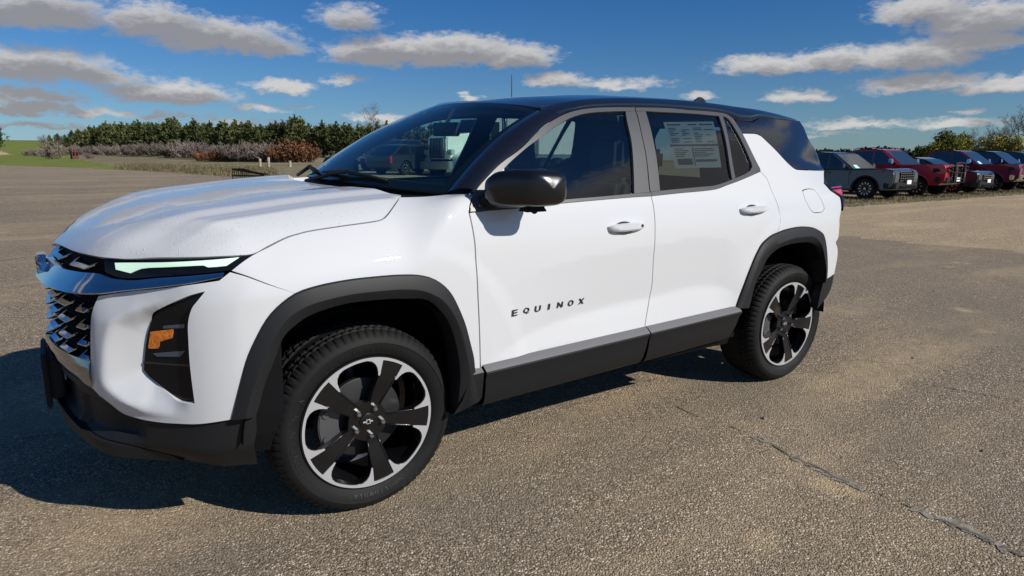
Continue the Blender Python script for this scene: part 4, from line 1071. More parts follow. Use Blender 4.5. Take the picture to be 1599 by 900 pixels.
# ---------------------------------------------------------------- sky with fair-weather clouds
def build_sky():
    nt = world.node_tree; N = nt.nodes; L = nt.links.new
    def node(t, **k):
        n = N.new(t)
        for a, v in k.items(): setattr(n, a, v)
        return n
    def vm(op, a, b=None, c=None):
        n = node('ShaderNodeVectorMath', operation=op)
        for i, q in enumerate((a, b, c)):
            if q is None: continue
            if isinstance(q, tuple): n.inputs[i].default_value = q
            else: L(q, n.inputs[i])
        return n
    def mm(op, a, b=None, c=None, clamp=False):
        n = node('ShaderNodeMath', operation=op); n.use_clamp = clamp
        for i, q in enumerate((a, b, c)):
            if q is None: continue
            if isinstance(q, (int, float)): n.inputs[i].default_value = q
            else: L(q, n.inputs[i])
        return n.outputs[0]
    sky = node('ShaderNodeTexSky', sky_type='NISHITA'); sky.sun_disc = False; sky.sun_elevation = SUN_EL; sky.sun_rotation = SUN_AZ
    sky.altitude = 500; sky.air_density = 1.0; sky.dust_density = .25; sky.ozone_density = 2.2
    tc = node('ShaderNodeTexCoord'); d = tc.outputs['Generated']
    s = node('ShaderNodeSeparateXYZ'); L(d, s.inputs[0])
    hyp = mm('SQRT', mm('ADD', mm('MULTIPLY', s.outputs[0], s.outputs[0]), mm('MULTIPLY', s.outputs[1], s.outputs[1])))
    az = mm('ARCTAN2', s.outputs[0], s.outputs[1]); el = mm('DIVIDE', s.outputs[2], mm('MAXIMUM', hyp, .02))
    uv = node('ShaderNodeCombineXYZ'); L(az, uv.inputs[0]); L(el, uv.inputs[1])
    # ragged edges: the place looked up is shifted by noise
    n1 = node('ShaderNodeTexNoise'); n1.inputs['Scale'].default_value = 1; n1.inputs['Detail'].default_value = 6; n1.inputs['Roughness'].default_value = .62
    L(vm('MULTIPLY', uv.outputs[0], (26, 58, 1)).outputs[0], n1.inputs['Vector'])
    w = vm('MULTIPLY_ADD', vm('SUBTRACT', n1.outputs['Color'], (.5, .5, .5)).outputs[0], (.075, .030, 0), uv.outputs[0]).outputs[0]
    n2 = node('ShaderNodeTexNoise'); n2.inputs['Scale'].default_value = 1; n2.inputs['Detail'].default_value = 7; n2.inputs['Roughness'].default_value = .65
    L(vm('MULTIPLY', uv.outputs[0], (60, 120, 1)).outputs[0], n2.inputs['Vector'])
    def azel(px, py):
        v = MW @ np.array([(px - 799.5)/FOC, -(py - 450)/FOC, -1.0]); return math.atan2(v[0], v[1]), v[2]/math.hypot(v[0], v[1])
    # clouds in view: centre and half sizes measured on the photograph, density
    C = [(55,22,115,34,1),(245,42,95,32,1),(345,64,125,32,1),(415,76,70,20,.9),(545,32,58,24,.7),(600,86,90,30,1.2),(700,84,120,31,1.3),(800,92,75,25,1.1),(65,110,125,30,1),(150,122,75,20,.8),
         (275,150,100,22,1),(220,142,70,16,.8),(45,152,90,14,.9),(40,170,110,12,.8),(135,176,80,9,.7),(440,138,62,13,.9),(535,126,48,9,.6),(400,172,48,9,.7),(470,167,26,5,.5),(592,186,50,10,.8),(365,191,70,6,.5),
         (868,128,50,16,.95),(950,133,105,11,.6),(735,154,22,8,.9),(1440,18,75,24,1),(1540,32,110,30,1.1),(1205,104,95,19,1),(1305,99,80,22,1.05),(1425,92,105,25,1.1),(1525,68,85,21,1),(1440,133,90,18,1),(1560,136,80,15,.9),
         (1250,154,52,14,.9),(1345,193,85,10,.7),(1308,199,48,8,.8),(1485,195,85,9,.7),(1290,211,95,5,.4),(1522,173,24,6,.6),(1092,151,30,9,.7),(60,198,120,7,.6),(250,182,90,6,.5)]
    B = []
    for px, py, hw, hh, dn in C:
        a, e = azel(px, py); B.append((a, e, 1.12*hw/FOC/(1 + ((px-800)/FOC)**2)**.5, 1.15*hh/FOC, dn))
    rr = random.Random(5)
    a0 = R(34.9)
    for k in range(20):      # the rest of the sky
        a = a0 + R(48) + R(264)*(k + rr.random()*.8)/20; a = (a + math.pi) % (2*math.pi) - math.pi
        e = rr.choice((.07, .11, .16, .24, .35, .5))*rr.uniform(.8, 1.3)
        B.append((a, e, rr.uniform(.10, .24)*(1 + e), rr.uniform(.2, .3)*(.05 + e*.3), rr.uniform(.8, 1.2)))
    B.append((R(120), .47, .42, .15, 1.4)); B.append((R(100), .30, .22, .05, 1.0))
    def density(vec, flat=True):
        acc = None
        for a, e, hw, hh, dn in B:
            if not flat and a < a0 - R(6) and a > a0 - R(50): dn = dn*1.6
            q = vm('MULTIPLY_ADD', vec, (1/hw, 1/hh, 0), (-a/hw, -e/hh, 0)).outputs[0]
            if flat: q = vm('MAXIMUM', q, vm('MULTIPLY', q, (-1, -1.7, 0)).outputs[0]).outputs[0]
            l = vm('LENGTH', q).outputs['Value']
            v = mm('MULTIPLY_ADD', l, -dn, dn)
            acc = v if acc is None else mm('MAXIMUM', acc, v)
        return acc
    dd = density(w)
    up = density(vm('ADD', w, (-.006, .016, 0)).outputs[0], False)
    nf = mm('MULTIPLY_ADD', n2.outputs[0], .9, -.45)
    dens = node('ShaderNodeMapRange', interpolation_type='SMOOTHSTEP'); dens.inputs[1].default_value = -.02; dens.inputs[2].default_value = .58
    L(mm('ADD', dd, nf), dens.inputs[0])
    shade = node('ShaderNodeMapRange', interpolation_type='SMOOTHSTEP'); shade.inputs[1].default_value = -.20; shade.inputs[2].default_value = .75
    L(mm('ADD', up, mm('MULTIPLY', nf, .9)), shade.inputs[0])
    col = node('ShaderNodeMix', data_type='RGBA'); L(shade.outputs[0], col.inputs[0])
    col.inputs[6].default_value = (10.4, 10.2, 10.0, 1); col.inputs[7].default_value = (4.7, 4.6, 4.8, 1)
    # photograph's sky is a deep, clean blue: tint the clear air
    tint = node('ShaderNodeMix', data_type='RGBA', blend_type='MULTIPLY'); tint.inputs[0].default_value = 1
    tf = node('ShaderNodeMapRange', interpolation_type='SMOOTHSTEP'); tf.inputs[1].default_value = 0; tf.inputs[2].default_value = .26; L(el, tf.inputs[0])
    tcm = node('ShaderNodeMix', data_type='RGBA'); L(tf.outputs[0], tcm.inputs[0]); tcm.inputs[6].default_value = (.56, .82, 1.14, 1); tcm.inputs[7].default_value = (.29, .74, 1.24, 1)
    L(sky.outputs[0], tint.inputs[6]); L(tcm.outputs[2], tint.inputs[7])
    mx = node('ShaderNodeMix', data_type='RGBA')
    L(mm('MULTIPLY', dens.outputs[0], .93), mx.inputs[0]); L(tint.outputs[2], mx.inputs[6]); L(col.outputs[2], mx.inputs[7])
    bg = N['Background']; L(mx.outputs[2], bg.inputs[0]); bg.inputs[1].default_value = .046
    world.cycles.sampling_method = 'MANUAL'; world.cycles.sample_map_resolution = 512
build_sky()
# ---------------------------------------------------------------- lie of the land
FW = np.array([math.sin(R(34.9)), math.cos(R(34.9))]); RT = np.array([FW[1], -FW[0]])
UPL = TILT @ np.array([0, 0, 1.]); SX, SY = -UPL[0]/UPL[2], -UPL[1]/UPL[2]
SF = SX*FW[0] + SY*FW[1]; SR = SX*RT[0] + SY*RT[1]
def lot_h(x, y):
    """the lot: a tilted plane near the car that levels out further off"""
    x = np.asarray(x, float); y = np.asarray(y, float)
    f = x*FW[0] + y*FW[1]; r = x*RT[0] + y*RT[1]
    w = sstep(R(-12), R(22), np.arctan2(r, np.maximum(f, .5)))*sstep(2, 8, np.hypot(f, r))
    cf = 24*(1 - w) + 1.0*w; cr = 24*(1 - w) + 10*w
    sat = lambda t, c: c*np.tanh(t/c)
    return SF*sat(f, cf) + SR*sat(r, cr)
def hit(px, py, h=None, t1=400):
    h = h or lot_h
    d = MW @ np.array([(px - 799.5)/FOC, -(py - 450)/FOC, -1.0]); t = np.linspace(1, t1, 40000)
    p = CAMW + d*t[:, None]; g_ = p[:, 2] - h(p[:, 0], p[:, 1]); k = int(np.argmax(g_ < 0)) if (g_ < 0).any() else len(t) - 1
    return p[k]
EDGE = np.array([hit(*q)[:2] for q in ((0, 258.5), (100, 261.5), (200, 266), (280, 270.5), (350, 275.5), (420, 280))])
_e0 = EDGE[0] + (EDGE[0] - EDGE[-1])/np.linalg.norm(EDGE[0] - EDGE[-1])*150
_e1 = EDGE[-1] + (EDGE[-1] - EDGE[-2])/np.linalg.norm(EDGE[-1] - EDGE[-2])*25
EDGEL = np.vstack([_e0, EDGE, _e1])
def beyond(x, y):
    """signed distance past the far left edge of the lot"""
    p = np.stack([np.ravel(x), np.ravel(y)], 1).astype(float); best = np.full(len(p), 1e9); sg = np.ones(len(p))
    for a, b in zip(EDGEL[:-1], EDGEL[1:]):
        d = b - a; t = np.clip(((p - a) @ d)/(d @ d), 0, 1); q = p - a - t[:, None]*d; l = np.linalg.norm(q, axis=1)
        c = d[0]*(p[:, 1]-a[1]) - d[1]*(p[:, 0]-a[0])
        m = l < best; best = np.where(m, l, best); sg = np.where(m, np.sign(c), sg)
    v = p - CAMW[:2]; f = v @ FW; r = v @ RT; m = 1 - sstep(-.30, -.17, r/np.maximum(f, .1)); m = np.where(f > .1, m, np.where(r < 0, 1, 0))
    return (best*sg*m - 5*(1 - m)).reshape(np.shape(x))
def land_h(x, y):
    x = np.asarray(x, float); y = np.asarray(y, float)
    b = np.maximum(beyond(x, y), 0); dist = np.hypot(x, y)
    f = x*FW[0] + y*FW[1]; r = x*RT[0] + y*RT[1]
    left = sstep(R(12), R(-14), np.arctan2(r, np.maximum(f, .5)))
    rise = .062*(b - 32*(1 - np.exp(-b/32)))*left
    rise = 15*np.tanh(rise/15)
    return lot_h(x, y) + rise + .03*np.sin(x*.21)*np.sin(y*.17)*sstep(2, 15, b)
# ---------------------------------------------------------------- ground, split where its surface changes
def nodes_asphalt(m, gravelly=False):
    tc = nd(m, 'ShaderNodeTexCoord'); P = tc.outputs['Object']
    def noise(scale, detail=3, rough=.5, vec=None):
        n = nd(m, 'ShaderNodeTexNoise'); n.inputs['Scale'].default_value = scale; n.inputs['Detail'].default_value = detail; n.inputs['Roughness'].default_value = rough
        lk(m, vec or P, n.inputs['Vector']); return n
    def ramp(src, pts):
        r = nd(m, 'ShaderNodeValToRGB'); lk(m, src, r.inputs[0]); e = r.color_ramp.elements
        while len(e) < len(pts): e.new(.5)
        for q, (p, c) in zip(e, pts): q.position = p; q.color = (*c, 1)
        return r.outputs[0]
    def mix(f, a, b, t='MIX'):
        n = nd(m, 'ShaderNodeMix', data_type='RGBA', blend_type=t)
        for i, q in ((0, f), (6, a), (7, b)):
            if isinstance(q, (int, float)): n.inputs[i].default_value = q
            elif isinstance(q, tuple): n.inputs[i].default_value = (*q, 1)
            else: lk(m, q, n.inputs[i])
        return n.outputs[2]
    def mr(src, a, b, c=0, d=1):
        n = nd(m, 'ShaderNodeMapRange', interpolation_type='SMOOTHSTEP'); lk(m, src, n.inputs[0])
        for i, q in zip((1, 2, 3, 4), (a, b, c, d)): n.inputs[i].default_value = q
        return n.outputs[0]
    def math_(op, a, b):
        n = nd(m, 'ShaderNodeMath', operation=op)
        for i, q in enumerate((a, b)):
            if isinstance(q, (int, float)): n.inputs[i].default_value = q
            else: lk(m, q, n.inputs[i])
        return n.outputs[0]
    # stones of the surface dressing, two sizes
    wob = nd(m, 'ShaderNodeVectorMath', operation='MULTIPLY_ADD'); wn = noise(60, 1); lk(m, wn.outputs['Color'], wob.inputs[0]); wob.inputs[1].default_value = (.006, .006, .006); lk(m, P, wob.inputs[2])
    vs = []
    for sc in ((62, 150) if gravelly else (120, 240)):
        v = nd(m, 'ShaderNodeTexVoronoi'); v.inputs['Scale'].default_value = sc; lk(m, wob.outputs[0], v.inputs['Vector']); vs.append(v)
    big, small = vs
    sep = nd(m, 'ShaderNodeSeparateColor'); lk(m, big.outputs['Color'], sep.inputs[0])
    sep2 = nd(m, 'ShaderNodeSeparateColor'); lk(m, small.outputs['Color'], sep2.inputs[0])
    if gravelly:
        c1 = ramp(sep.outputs[0], [(0, (.16, .135, .10)), (.3, (.33, .27, .195)), (.6, (.47, .395, .29)), (.85, (.58, .50, .38)), (1, (.68, .62, .54))])
        c2 = ramp(sep2.outputs[1], [(0, (.22, .18, .13)), (.5, (.40, .335, .24)), (1, (.54, .46, .34))])
    else:
        c1 = ramp(sep.outputs[0], [(0, (.085, .075, .062)), (.22, (.20, .165, .125)), (.5, (.31, .25, .19)), (.75, (.41, .325, .25)), (.93, (.52, .44, .36)), (1, (.66, .60, .52))])
        c2 = ramp(sep2.outputs[1], [(0, (.07, .062, .05)), (.5, (.22, .18, .135)), (1, (.38, .31, .235))])
    pick = mr(sep.outputs[2], .42, .46)
    col = mix(pick, c2, c1)
    crev = math_('MULTIPLY', mr(big.outputs['Distance'], .0045*0 + .30, .62), 1.0)
    col = mix(math_('MULTIPLY', crev, .5), col, (.05, .044, .036))
    # dusty tan streaks and dark worn bands along the way the lot is driven
    mp = nd(m, 'ShaderNodeMapping'); mp.inputs['Rotation'].default_value = (0, 0, R(38)); mp.inputs['Scale'].default_value = (.30, 1.1, 1); lk(m, P, mp.inputs['Vector'])
    st = noise(.9, 5, .6, mp.outputs[0]); bl = noise(.55, 4, .55); fine = noise(9, 4, .6)
    dust = math_('MULTIPLY', mr(st.outputs[0], .47, .68), mr(fine.outputs[0], .30, .62, .35, 1))
    col = mix(math_('MULTIPLY', dust, .46), col, (.42, .335, .215) if not gravelly else (.52, .43, .29))
    col = mix(math_('MULTIPLY', mr(bl.outputs[0], .48, .68), .42), col, (.15, .135, .115) if not gravelly else (.33, .275, .20))
    sp = nd(m, 'ShaderNodeTexVoronoi'); sp.inputs['Scale'].default_value = 1.1; lk(m, P, sp.inputs['Vector'])
    spot = math_('MULTIPLY', mr(sp.outputs['Distance'], .17, .05), mr(fine.outputs[0], .35, .6))
    col = mix(math_('MULTIPLY', spot, .5), col, (.50, .40, .24))
    rust = nd(m, 'ShaderNodeTexVoronoi'); rust.inputs['Scale'].default_value = .55; lk(m, P, rust.inputs['Vector'])
    col = mix(math_('MULTIPLY', mr(rust.outputs['Distance'], .09, .02), .35), col, (.22, .10, .055))
    col = mix(1.0, col, (1.38, 1.315, 1.20) if not gravelly else (1.45, 1.31, 1.12), 'MULTIPLY')
    b = bsdf(m); lk(m, col, b.inputs['Base Color']); b.inputs['Roughness'].default_value = .92; b.inputs['Specular IOR Level'].default_value = .18
    h = math_('ADD', math_('MULTIPLY', big.outputs['Distance'], -1.0), math_('MULTIPLY', small.outputs['Distance'], -.45))
    bp = nd(m, 'ShaderNodeBump'); bp.inputs['Strength'].default_value = .85; bp.inputs['Distance'].default_value = .0085 if not gravelly else .016
    lk(m, h, bp.inputs['Height']); lk(m, bp.outputs[0], b.inputs['Normal'])
    return m
M['asphalt'] = nodes_asphalt(mat('chip_seal_asphalt', (.15, .12, .09), .9))
M['gravel'] = nodes_asphalt(mat('tan_gravel', (.3, .25, .18), .9), True)
def two_tone(name, a, b, scale, detail=6, c=None, rough=.95, bump=0.0, bscale=30):
    m = mat(name, a, rough, 0, 0, .1); tc = nd(m, 'ShaderNodeTexCoord')
    n = nd(m, 'ShaderNodeTexNoise'); n.inputs['Scale'].default_value = scale; n.inputs['Detail'].default_value = detail; n.inputs['Roughness'].default_value = .65; lk(m, tc.outputs['Object'], n.inputs['Vector'])
    r = nd(m, 'ShaderNodeValToRGB'); r.color_ramp.elements[0].position = .36; r.color_ramp.elements[1].position = .64
    r.color_ramp.elements[0].color = (*a, 1); r.color_ramp.elements[1].color = (*b, 1)
    if c: e = r.color_ramp.elements.new(.5); e.color = (*c, 1)
    lk(m, n.outputs[0], r.inputs[0]); lk(m, r.outputs[0], bsdf(m).inputs['Base Color'])
    if bump:
        n2 = nd(m, 'ShaderNodeTexNoise'); n2.inputs['Scale'].default_value = bscale; n2.inputs['Detail'].default_value = 5; lk(m, tc.outputs['Object'], n2.inputs['Vector'])
        bp = nd(m, 'ShaderNodeBump'); bp.inputs['Strength'].default_value = bump; bp.inputs['Distance'].default_value = .1; lk(m, n2.outputs[0], bp.inputs['Height']); lk(m, bp.outputs[0], bsdf(m).inputs['Normal'])
    return m
M['lawn'] = two_tone('mown_grass', (.13, .17, .03), (.22, .235, .06), .35, 8, (.17, .20, .042), bump=.5, bscale=8)
M['dry'] = two_tone('dry_grass_ground', (.17, .14, .08), (.28, .235, .14), .25, 8, bump=.6, bscale=5)
M['field'] = two_tone('far_fields', (.13, .12, .06), (.22, .18, .10), .01, 6)
def build_ground():
    ang = np.r_[np.arange(-52, 52, .5), np.arange(52, 308, 4)]; ang = np.radians(ang + 34.9)
    rad = np.r_[0, np.geomspace(.4, 9000, 430)]
    A, Rr = np.meshgrid(ang, rad, indexing='ij')
    cx, cy = CAMW[0], CAMW[1]
    X = cx + Rr*np.sin(A); Y = cy + Rr*np.cos(A); Z = land_h(X, Y)
    Xc = (X + np.roll(X, -1, 0))[:, :-1]/4 + (X + np.roll(X, -1, 0))[:, 1:]/4; Yc = (Y + np.roll(Y, -1, 0))[:, :-1]/4 + (Y + np.roll(Y, -1, 0))[:, 1:]/4
    b = beyond(Xc, Yc)
    # edge between mown grass and rough, gravel yard, verge under the parked row
    f = (Xc - cx)*FW[0] + (Yc - cy)*FW[1]; r = (Xc - cx)*RT[0] + (Yc - cy)*RT[1]
    wob = .5*np.sin(Xc*.9) + .35*np.sin(Yc*1.7 + 1) + .2*np.sin(Xc*3.1 + Yc*2.3)
    pxx = 799.5 + FOC*r/np.maximum(f, .1)
    ga, gb = hit(1320, 368)[:2], hit(1599, 394)[:2]; gd = (gb - ga)/np.linalg.norm(gb - ga)
    gravel = (-(gd[0]*(Yc - ga[1]) - gd[1]*(Xc - ga[0]))*-1 > .25*wob) & (Xc > 2) & (Yc < 60) & (b < 0)
    verge = (Yc > 7.9 + .25*wob) & (Xc > 15) & (b < 0)
    g0, g1 = hit(95, 234, land_h)[:2], hit(215, 267.5, land_h)[:2]
    d = g1 - g0; side = d[0]*(Yc - g0[1]) - d[1]*(Xc - g0[0])
    lawn = (b > 0) & (side < 0)
    zone = np.where(b > 0, 2, 0); zone = np.where(lawn, 3, zone); zone = np.where(gravel, 1, zone); zone = np.where(verge, 4, zone)
    dist = np.hypot(f, r); zone = np.where((dist > 420), 5, zone)
    zone = np.where((b <= 0) & (dist > 160) & (zone == 0), 5, zone)
    na, nr = X.shape; nfr = nr - 1
    I = np.arange(na)[:, None]*nr + np.arange(nfr)[None]; J = ((np.arange(na) + 1) % na)[:, None]*nr + np.arange(nfr)[None]
    Q = np.stack([I, I + 1, J + 1, J], -1)
    V = np.stack([X, Y, Z], -1).reshape(-1, 3)
    for z, name, m in ((0, 'parking_lot', 'asphalt'), (1, 'gravel_yard', 'gravel'), (2, 'rough_ground', 'dry'), (3, 'lawn', 'lawn'), (4, 'verge', 'dry'), (5, 'far_fields', 'field')):
        q = Q[zone == z].reshape(-1, 4)
        if not len(q): continue
        u, inv = np.unique(q, return_inverse=True); inv = inv.reshape(q.shape)[:, ::-1]
        me = bpy.data.meshes.new(name); me.vertices.add(len(u)); me.vertices.foreach_set('co', V[u].ravel())
        me.loops.add(inv.size); me.loops.foreach_set('vertex_index', inv.ravel().astype(np.int32))
        me.polygons.add(len(inv)); me.polygons.foreach_set('loop_start', np.arange(0, inv.size, 4, dtype=np.int32)); me.polygons.foreach_set('loop_total', np.full(len(inv), 4, np.int32))
        me.update(calc_edges=True); me.validate(); me.shade_smooth(); me.materials.append(M[m])
        tag(link(bpy.data.objects.new(name, me)), kind='structure')
build_ground()
# ---------------------------------------------------------------- tar seams in the lot
M['tar'] = grain(mat('old_tar_seam', (.14, .128, .108), .8, 0, 0, .3), 40, .5, .004, 4, .35, 12)
def seam(pts, w, name='tar_seam', lift=.004):
    P = np.array([hit(*q, lot_h, 120) for q in pts])[:, :2]; P = resample(catmull(P, 10), 140)
    t = np.gradient(P, axis=0); t /= np.linalg.norm(t, axis=1)[:, None]; n = np.stack([-t[:, 1], t[:, 0]], 1)
    s = np.arange(140); jit = nrg.normal(0, 1, 140); jit = np.convolve(jit, np.ones(3)/3, 'same')
    ww = w*(.55 + .45*np.abs(np.sin(s*.13 + w*90)))*(1 + .35*jit); P = P + n*(w*.8*np.convolve(nrg.normal(0, 1, 140), np.ones(4)/4, 'same'))[:, None]
    a = P + n*ww[:, None]; b = P - n*ww[:, None]
    V = [(p[0], p[1], float(lot_h(p[0], p[1])) + lift) for p in np.concatenate([a, b])]
    return [V, [(140+i, 140+i+1, i+1, i) for i in range(139)]]
def broken(pts, w, keep, mname, wob, lift, seed):
    """a seam that shows only in stretches"""
    V, F_ = seam(pts, w, lift=lift); r = np.random.default_rng(seed); k = np.convolve(r.normal(0, 1, 139), np.ones(wob)/wob**.5, 'same')
    F2 = [f for f, q in zip(F_, k) if q > keep]
    tag(mesh_obj('tar_seam', V, F2, M[mname]), kind='structure')
M['smear'] = grain(mat('worn_seam_filler', (.25, .222, .178), .9, 0, 0, .15), 110, .8, .006, 4, .5, 22)
main = [(1040, 628), (1100, 655), (1163, 675), (1200, 692), (1235, 713), (1275, 730), (1312, 750), (1380, 775), (1456, 807), (1530, 838), (1599, 872)]
broken(main[2:], .028, -.2, 'smear', 11, .003, 4); broken(main, .005, -.2, 'tar', 6, .0045, 8); broken(main[8:], .010, -.4, 'tar', 9, .004, 12)
broken([(1420, 597), (1500, 610), (1599, 628)], .005, -.2, 'tar', 5, .004, 2); broken([(1320, 560), (1450, 575), (1599, 598)], .004, 0, 'tar', 5, .004, 3)
broken([(0, 299), (70, 298), (180, 297), (250, 292)], .05, -.2, 'tar', 9, .005, 5); broken([(0, 408), (45, 402), (60, 401)], .010, -.3, 'tar', 9, .004, 6); broken([(0, 450), (30, 448), (55, 447)], .006, -.3, 'tar', 9, .004, 7)
broken([(0, 690), (150, 672), (420, 640)], .006, 0, 'tar', 7, .004, 9)
# ---------------------------------------------------------------- trees and bushes
def leafy(name, a, b, rough=.7):
    m = two_tone(name, a, b, 1.4, 4, rough=rough)
    oi = nd(m, 'ShaderNodeObjectInfo'); mr = nd(m, 'ShaderNodeMapRange'); mr.inputs[3].default_value = .7; mr.inputs[4].default_value = 1.5
    lk(m, oi.outputs['Random'], mr.inputs[0])
    src = bsdf(m).inputs['Base Color'].links[0].from_socket
    mx = nd(m, 'ShaderNodeVectorMath', operation='SCALE'); lk(m, src, mx.inputs[0]); lk(m, mr.outputs[0], mx.inputs['Scale']); lk(m, mx.outputs[0], bsdf(m).inputs['Base Color'])
    return m
M['bark'] = two_tone('grey_brown_bark', (.07, .055, .042), (.14, .115, .09), 6)
M['juniper'] = leafy('juniper_foliage', (.06, .078, .028), (.13, .135, .052))
M['spruce'] = leafy('dark_conifer_foliage', (.018, .030, .013), (.05, .062, .026))
M['autumn'] = leafy('green_and_yellow_leaves', (.065, .10, .020), (.25, .22, .035))
M['yellow'] = leafy('yellowing_leaves', (.13, .12, .03), (.27, .22, .05))
M['twig'] = leafy('bare_purple_twigs', (.13, .105, .09), (.22, .18, .155))
M['sumac'] = leafy('reddish_brown_leaves', (.16, .065, .035), (.24, .12, .06))
M['graytwig'] = leafy('bare_grey_twigs', (.11, .095, .085), (.20, .175, .155))
M['straw'] = leafy('dry_grass_blades', (.10, .085, .045), (.20, .165, .09))
def blades(P, D, L, W, jit=.5, seed=0):
    """many small pointed leaf sprays: base points, directions, lengths, widths"""
    r = np.random.default_rng(seed); n = len(P)
    D = D + r.normal(0, jit, (n, 3)); D /= np.linalg.norm(D, axis=1)[:, None]
    s = np.cross(D, r.normal(0, 1, (n, 3))); s /= np.maximum(np.linalg.norm(s, axis=1)[:, None], 1e-6)
    L = np.broadcast_to(L, n)[:, None]; W = np.broadcast_to(W, n)[:, None]
    a = P - s*W*.35; b = P + s*W*.35; c = P + D*L*.55 + s*W*.6; d = P + D*L; e = P + D*L*.55 - s*W*.6
    return np.stack([a, b, c, d, e], 1).reshape(-1, 3), [(5*i, 5*i+1, 5*i+2, 5*i+3, 5*i+4) for i in range(n)]
def fast_mesh(name, V, n, k, m):
    me = bpy.data.meshes.new(name); me.vertices.add(len(V)); me.vertices.foreach_set('co', np.asarray(V, np.float32).ravel())
    me.loops.add(n*k); me.loops.foreach_set('vertex_index', np.arange(n*k, dtype=np.int32))
    me.polygons.add(n); me.polygons.foreach_set('loop_start', np.arange(0, n*k, k, dtype=np.int32)); me.polygons.foreach_set('loop_total', np.full(n, k, np.int32))
    me.update(calc_edges=True); me.materials.append(m); return me
def conifer(seed, h=6.5, w=2.3, m='juniper', n=2600, lean=.0):
    r = np.random.default_rng(seed)
    k = 90; P = []; D = []
    bt = r.random(k)**.85; ba = r.random(k)*2*math.pi; bl = r.uniform(.6, 1.12, k)
    lob = 1 + .25*np.sin(3*ba + r.random()*6)
    for i in range(k):
        t = bt[i]; prof = (1 - t)**.92*(.6 + .4*min(1, t/.12))*lob[i]
        R0 = w*.5*prof*bl[i] + .12; mloc = max(6, int(n/k*(.35 + 1.1*prof)))
        s = r.random(mloc)**.6; z0 = .25 + t*(h - .5)
        x = np.cos(ba[i])*R0*s; y = np.sin(ba[i])*R0*s; z = z0 + R0*s*.75 + r.normal(0, .10, mloc)
        P.append(np.stack([x + r.normal(0, .11, mloc), y + r.normal(0, .11, mloc), z], 1)); D.append(np.tile([math.cos(ba[i])*.55, math.sin(ba[i])*.55, .85], (mloc, 1)))
    zt = r.uniform(h*.78, h*1.05, 60); P.append(np.stack([r.normal(0, .06, 60), r.normal(0, .06, 60), zt], 1)); D.append(np.tile([0, 0, 1.], (60, 1)))
    for q in range(7):      # side leaders give the crown its ragged top
        a = r.random()*6.28; rr_ = w*r.uniform(.12, .34); zz = r.uniform(h*.45, h*.72); hh_ = r.uniform(.8, 1.5); k2 = 26; s = r.random(k2)
        P.append(np.stack([math.cos(a)*rr_*(1 + .2*s) + r.normal(0, .07, k2)*(1.3 - s), math.sin(a)*rr_*(1 + .2*s) + r.normal(0, .07, k2)*(1.3 - s), zz + hh_*s], 1)); D.append(np.tile([math.cos(a)*.2, math.sin(a)*.2, 1.], (k2, 1)))
    P = np.concatenate(P); D = np.concatenate(D); nn = len(P)
    V, F_ = blades(P, D, r.uniform(.22, .5, nn), r.uniform(.07, .15, nn), .35, seed)
    crown = fast_mesh('crown', V, nn, 5, M[m])
    mb = MB(); mb.tube([(0, 0, -.3), (.02, .01, h*.4), (0, 0, h*.95)], [.15, .10, .02], 7)
    for i in range(0, k, 5):
        z0 = .25 + bt[i]*(h - .5); R0 = w*.4*(1-bt[i])**.72
        mb.tube([(0, 0, z0*.97), (math.cos(ba[i])*R0, math.sin(ba[i])*R0, z0 + R0*.6)], [.03, .01], 4, caps=False)
    trunk = mb.build('trunk', M['bark']); tm = trunk.data; bpy.data.objects.remove(trunk)
    return tm, crown
def skeleton(seed, h, spread, levels=4, trunks=1, r0=.12, up=.5):
    r = random.Random(seed); mb = MB(); tips = []
    def grow(p, d, L, rad, lev):
        q = p; path = [p]; rr = [rad]
        for s in range(3):
            d = (d + Vector((r.uniform(-1, 1), r.uniform(-1, 1), r.uniform(-.3, 1)*up))*.22).normalized(); q = q + d*(L/3); path.append(q); rr.append(rad*(1 - .22*(s+1)))
        mb.tube([tuple(v) for v in path], rr, 5 if lev < 2 else 3, caps=False)
        if lev >= levels: tips.append((q, d)); return
        for k in range(r.choice((2, 3, 3)) if lev else 4):
            a = path[r.choice((1, 2, 3))]; ax = Vector((r.uniform(-1, 1), r.uniform(-1, 1), r.uniform(-.2, .9))).normalized()
            grow(a, (d + ax*spread).normalized(), L*r.uniform(.55, .8), rad*.55, lev + 1)
        tips.append((q, d))
    for t in range(trunks):
        a = r.uniform(0, 6.28); grow(Vector((r.uniform(-.3, .3)*(trunks > 1), r.uniform(-.3, .3)*(trunks > 1), -.2)), Vector((math.cos(a)*.25*(trunks > 1), math.sin(a)*.25*(trunks > 1), 1)).normalized(), h*.40, r0, 0)
    return mb, tips
def bare_tree(seed, h, spread=.75, levels=5, trunks=1, m='graytwig', r0=.14):
    mb, tips = skeleton(seed, h, spread, levels, trunks, r0)
    r = np.random.default_rng(seed)
    P = np.array([tuple(t[0]) for t in tips]); D = np.array([tuple(t[1]) for t in tips]); P = np.repeat(P, 4, 0); D = np.repeat(D, 4, 0)
    V, F_ = blades(P, D, r.uniform(.3, .8, len(P)), .022, .5, seed)
    o = mb.build('t', M['bark']); tm = o.data; bpy.data.objects.remove(o); tm.name = 'trunk'
    return tm, fast_mesh('crown', V, len(P), 5, M[m])
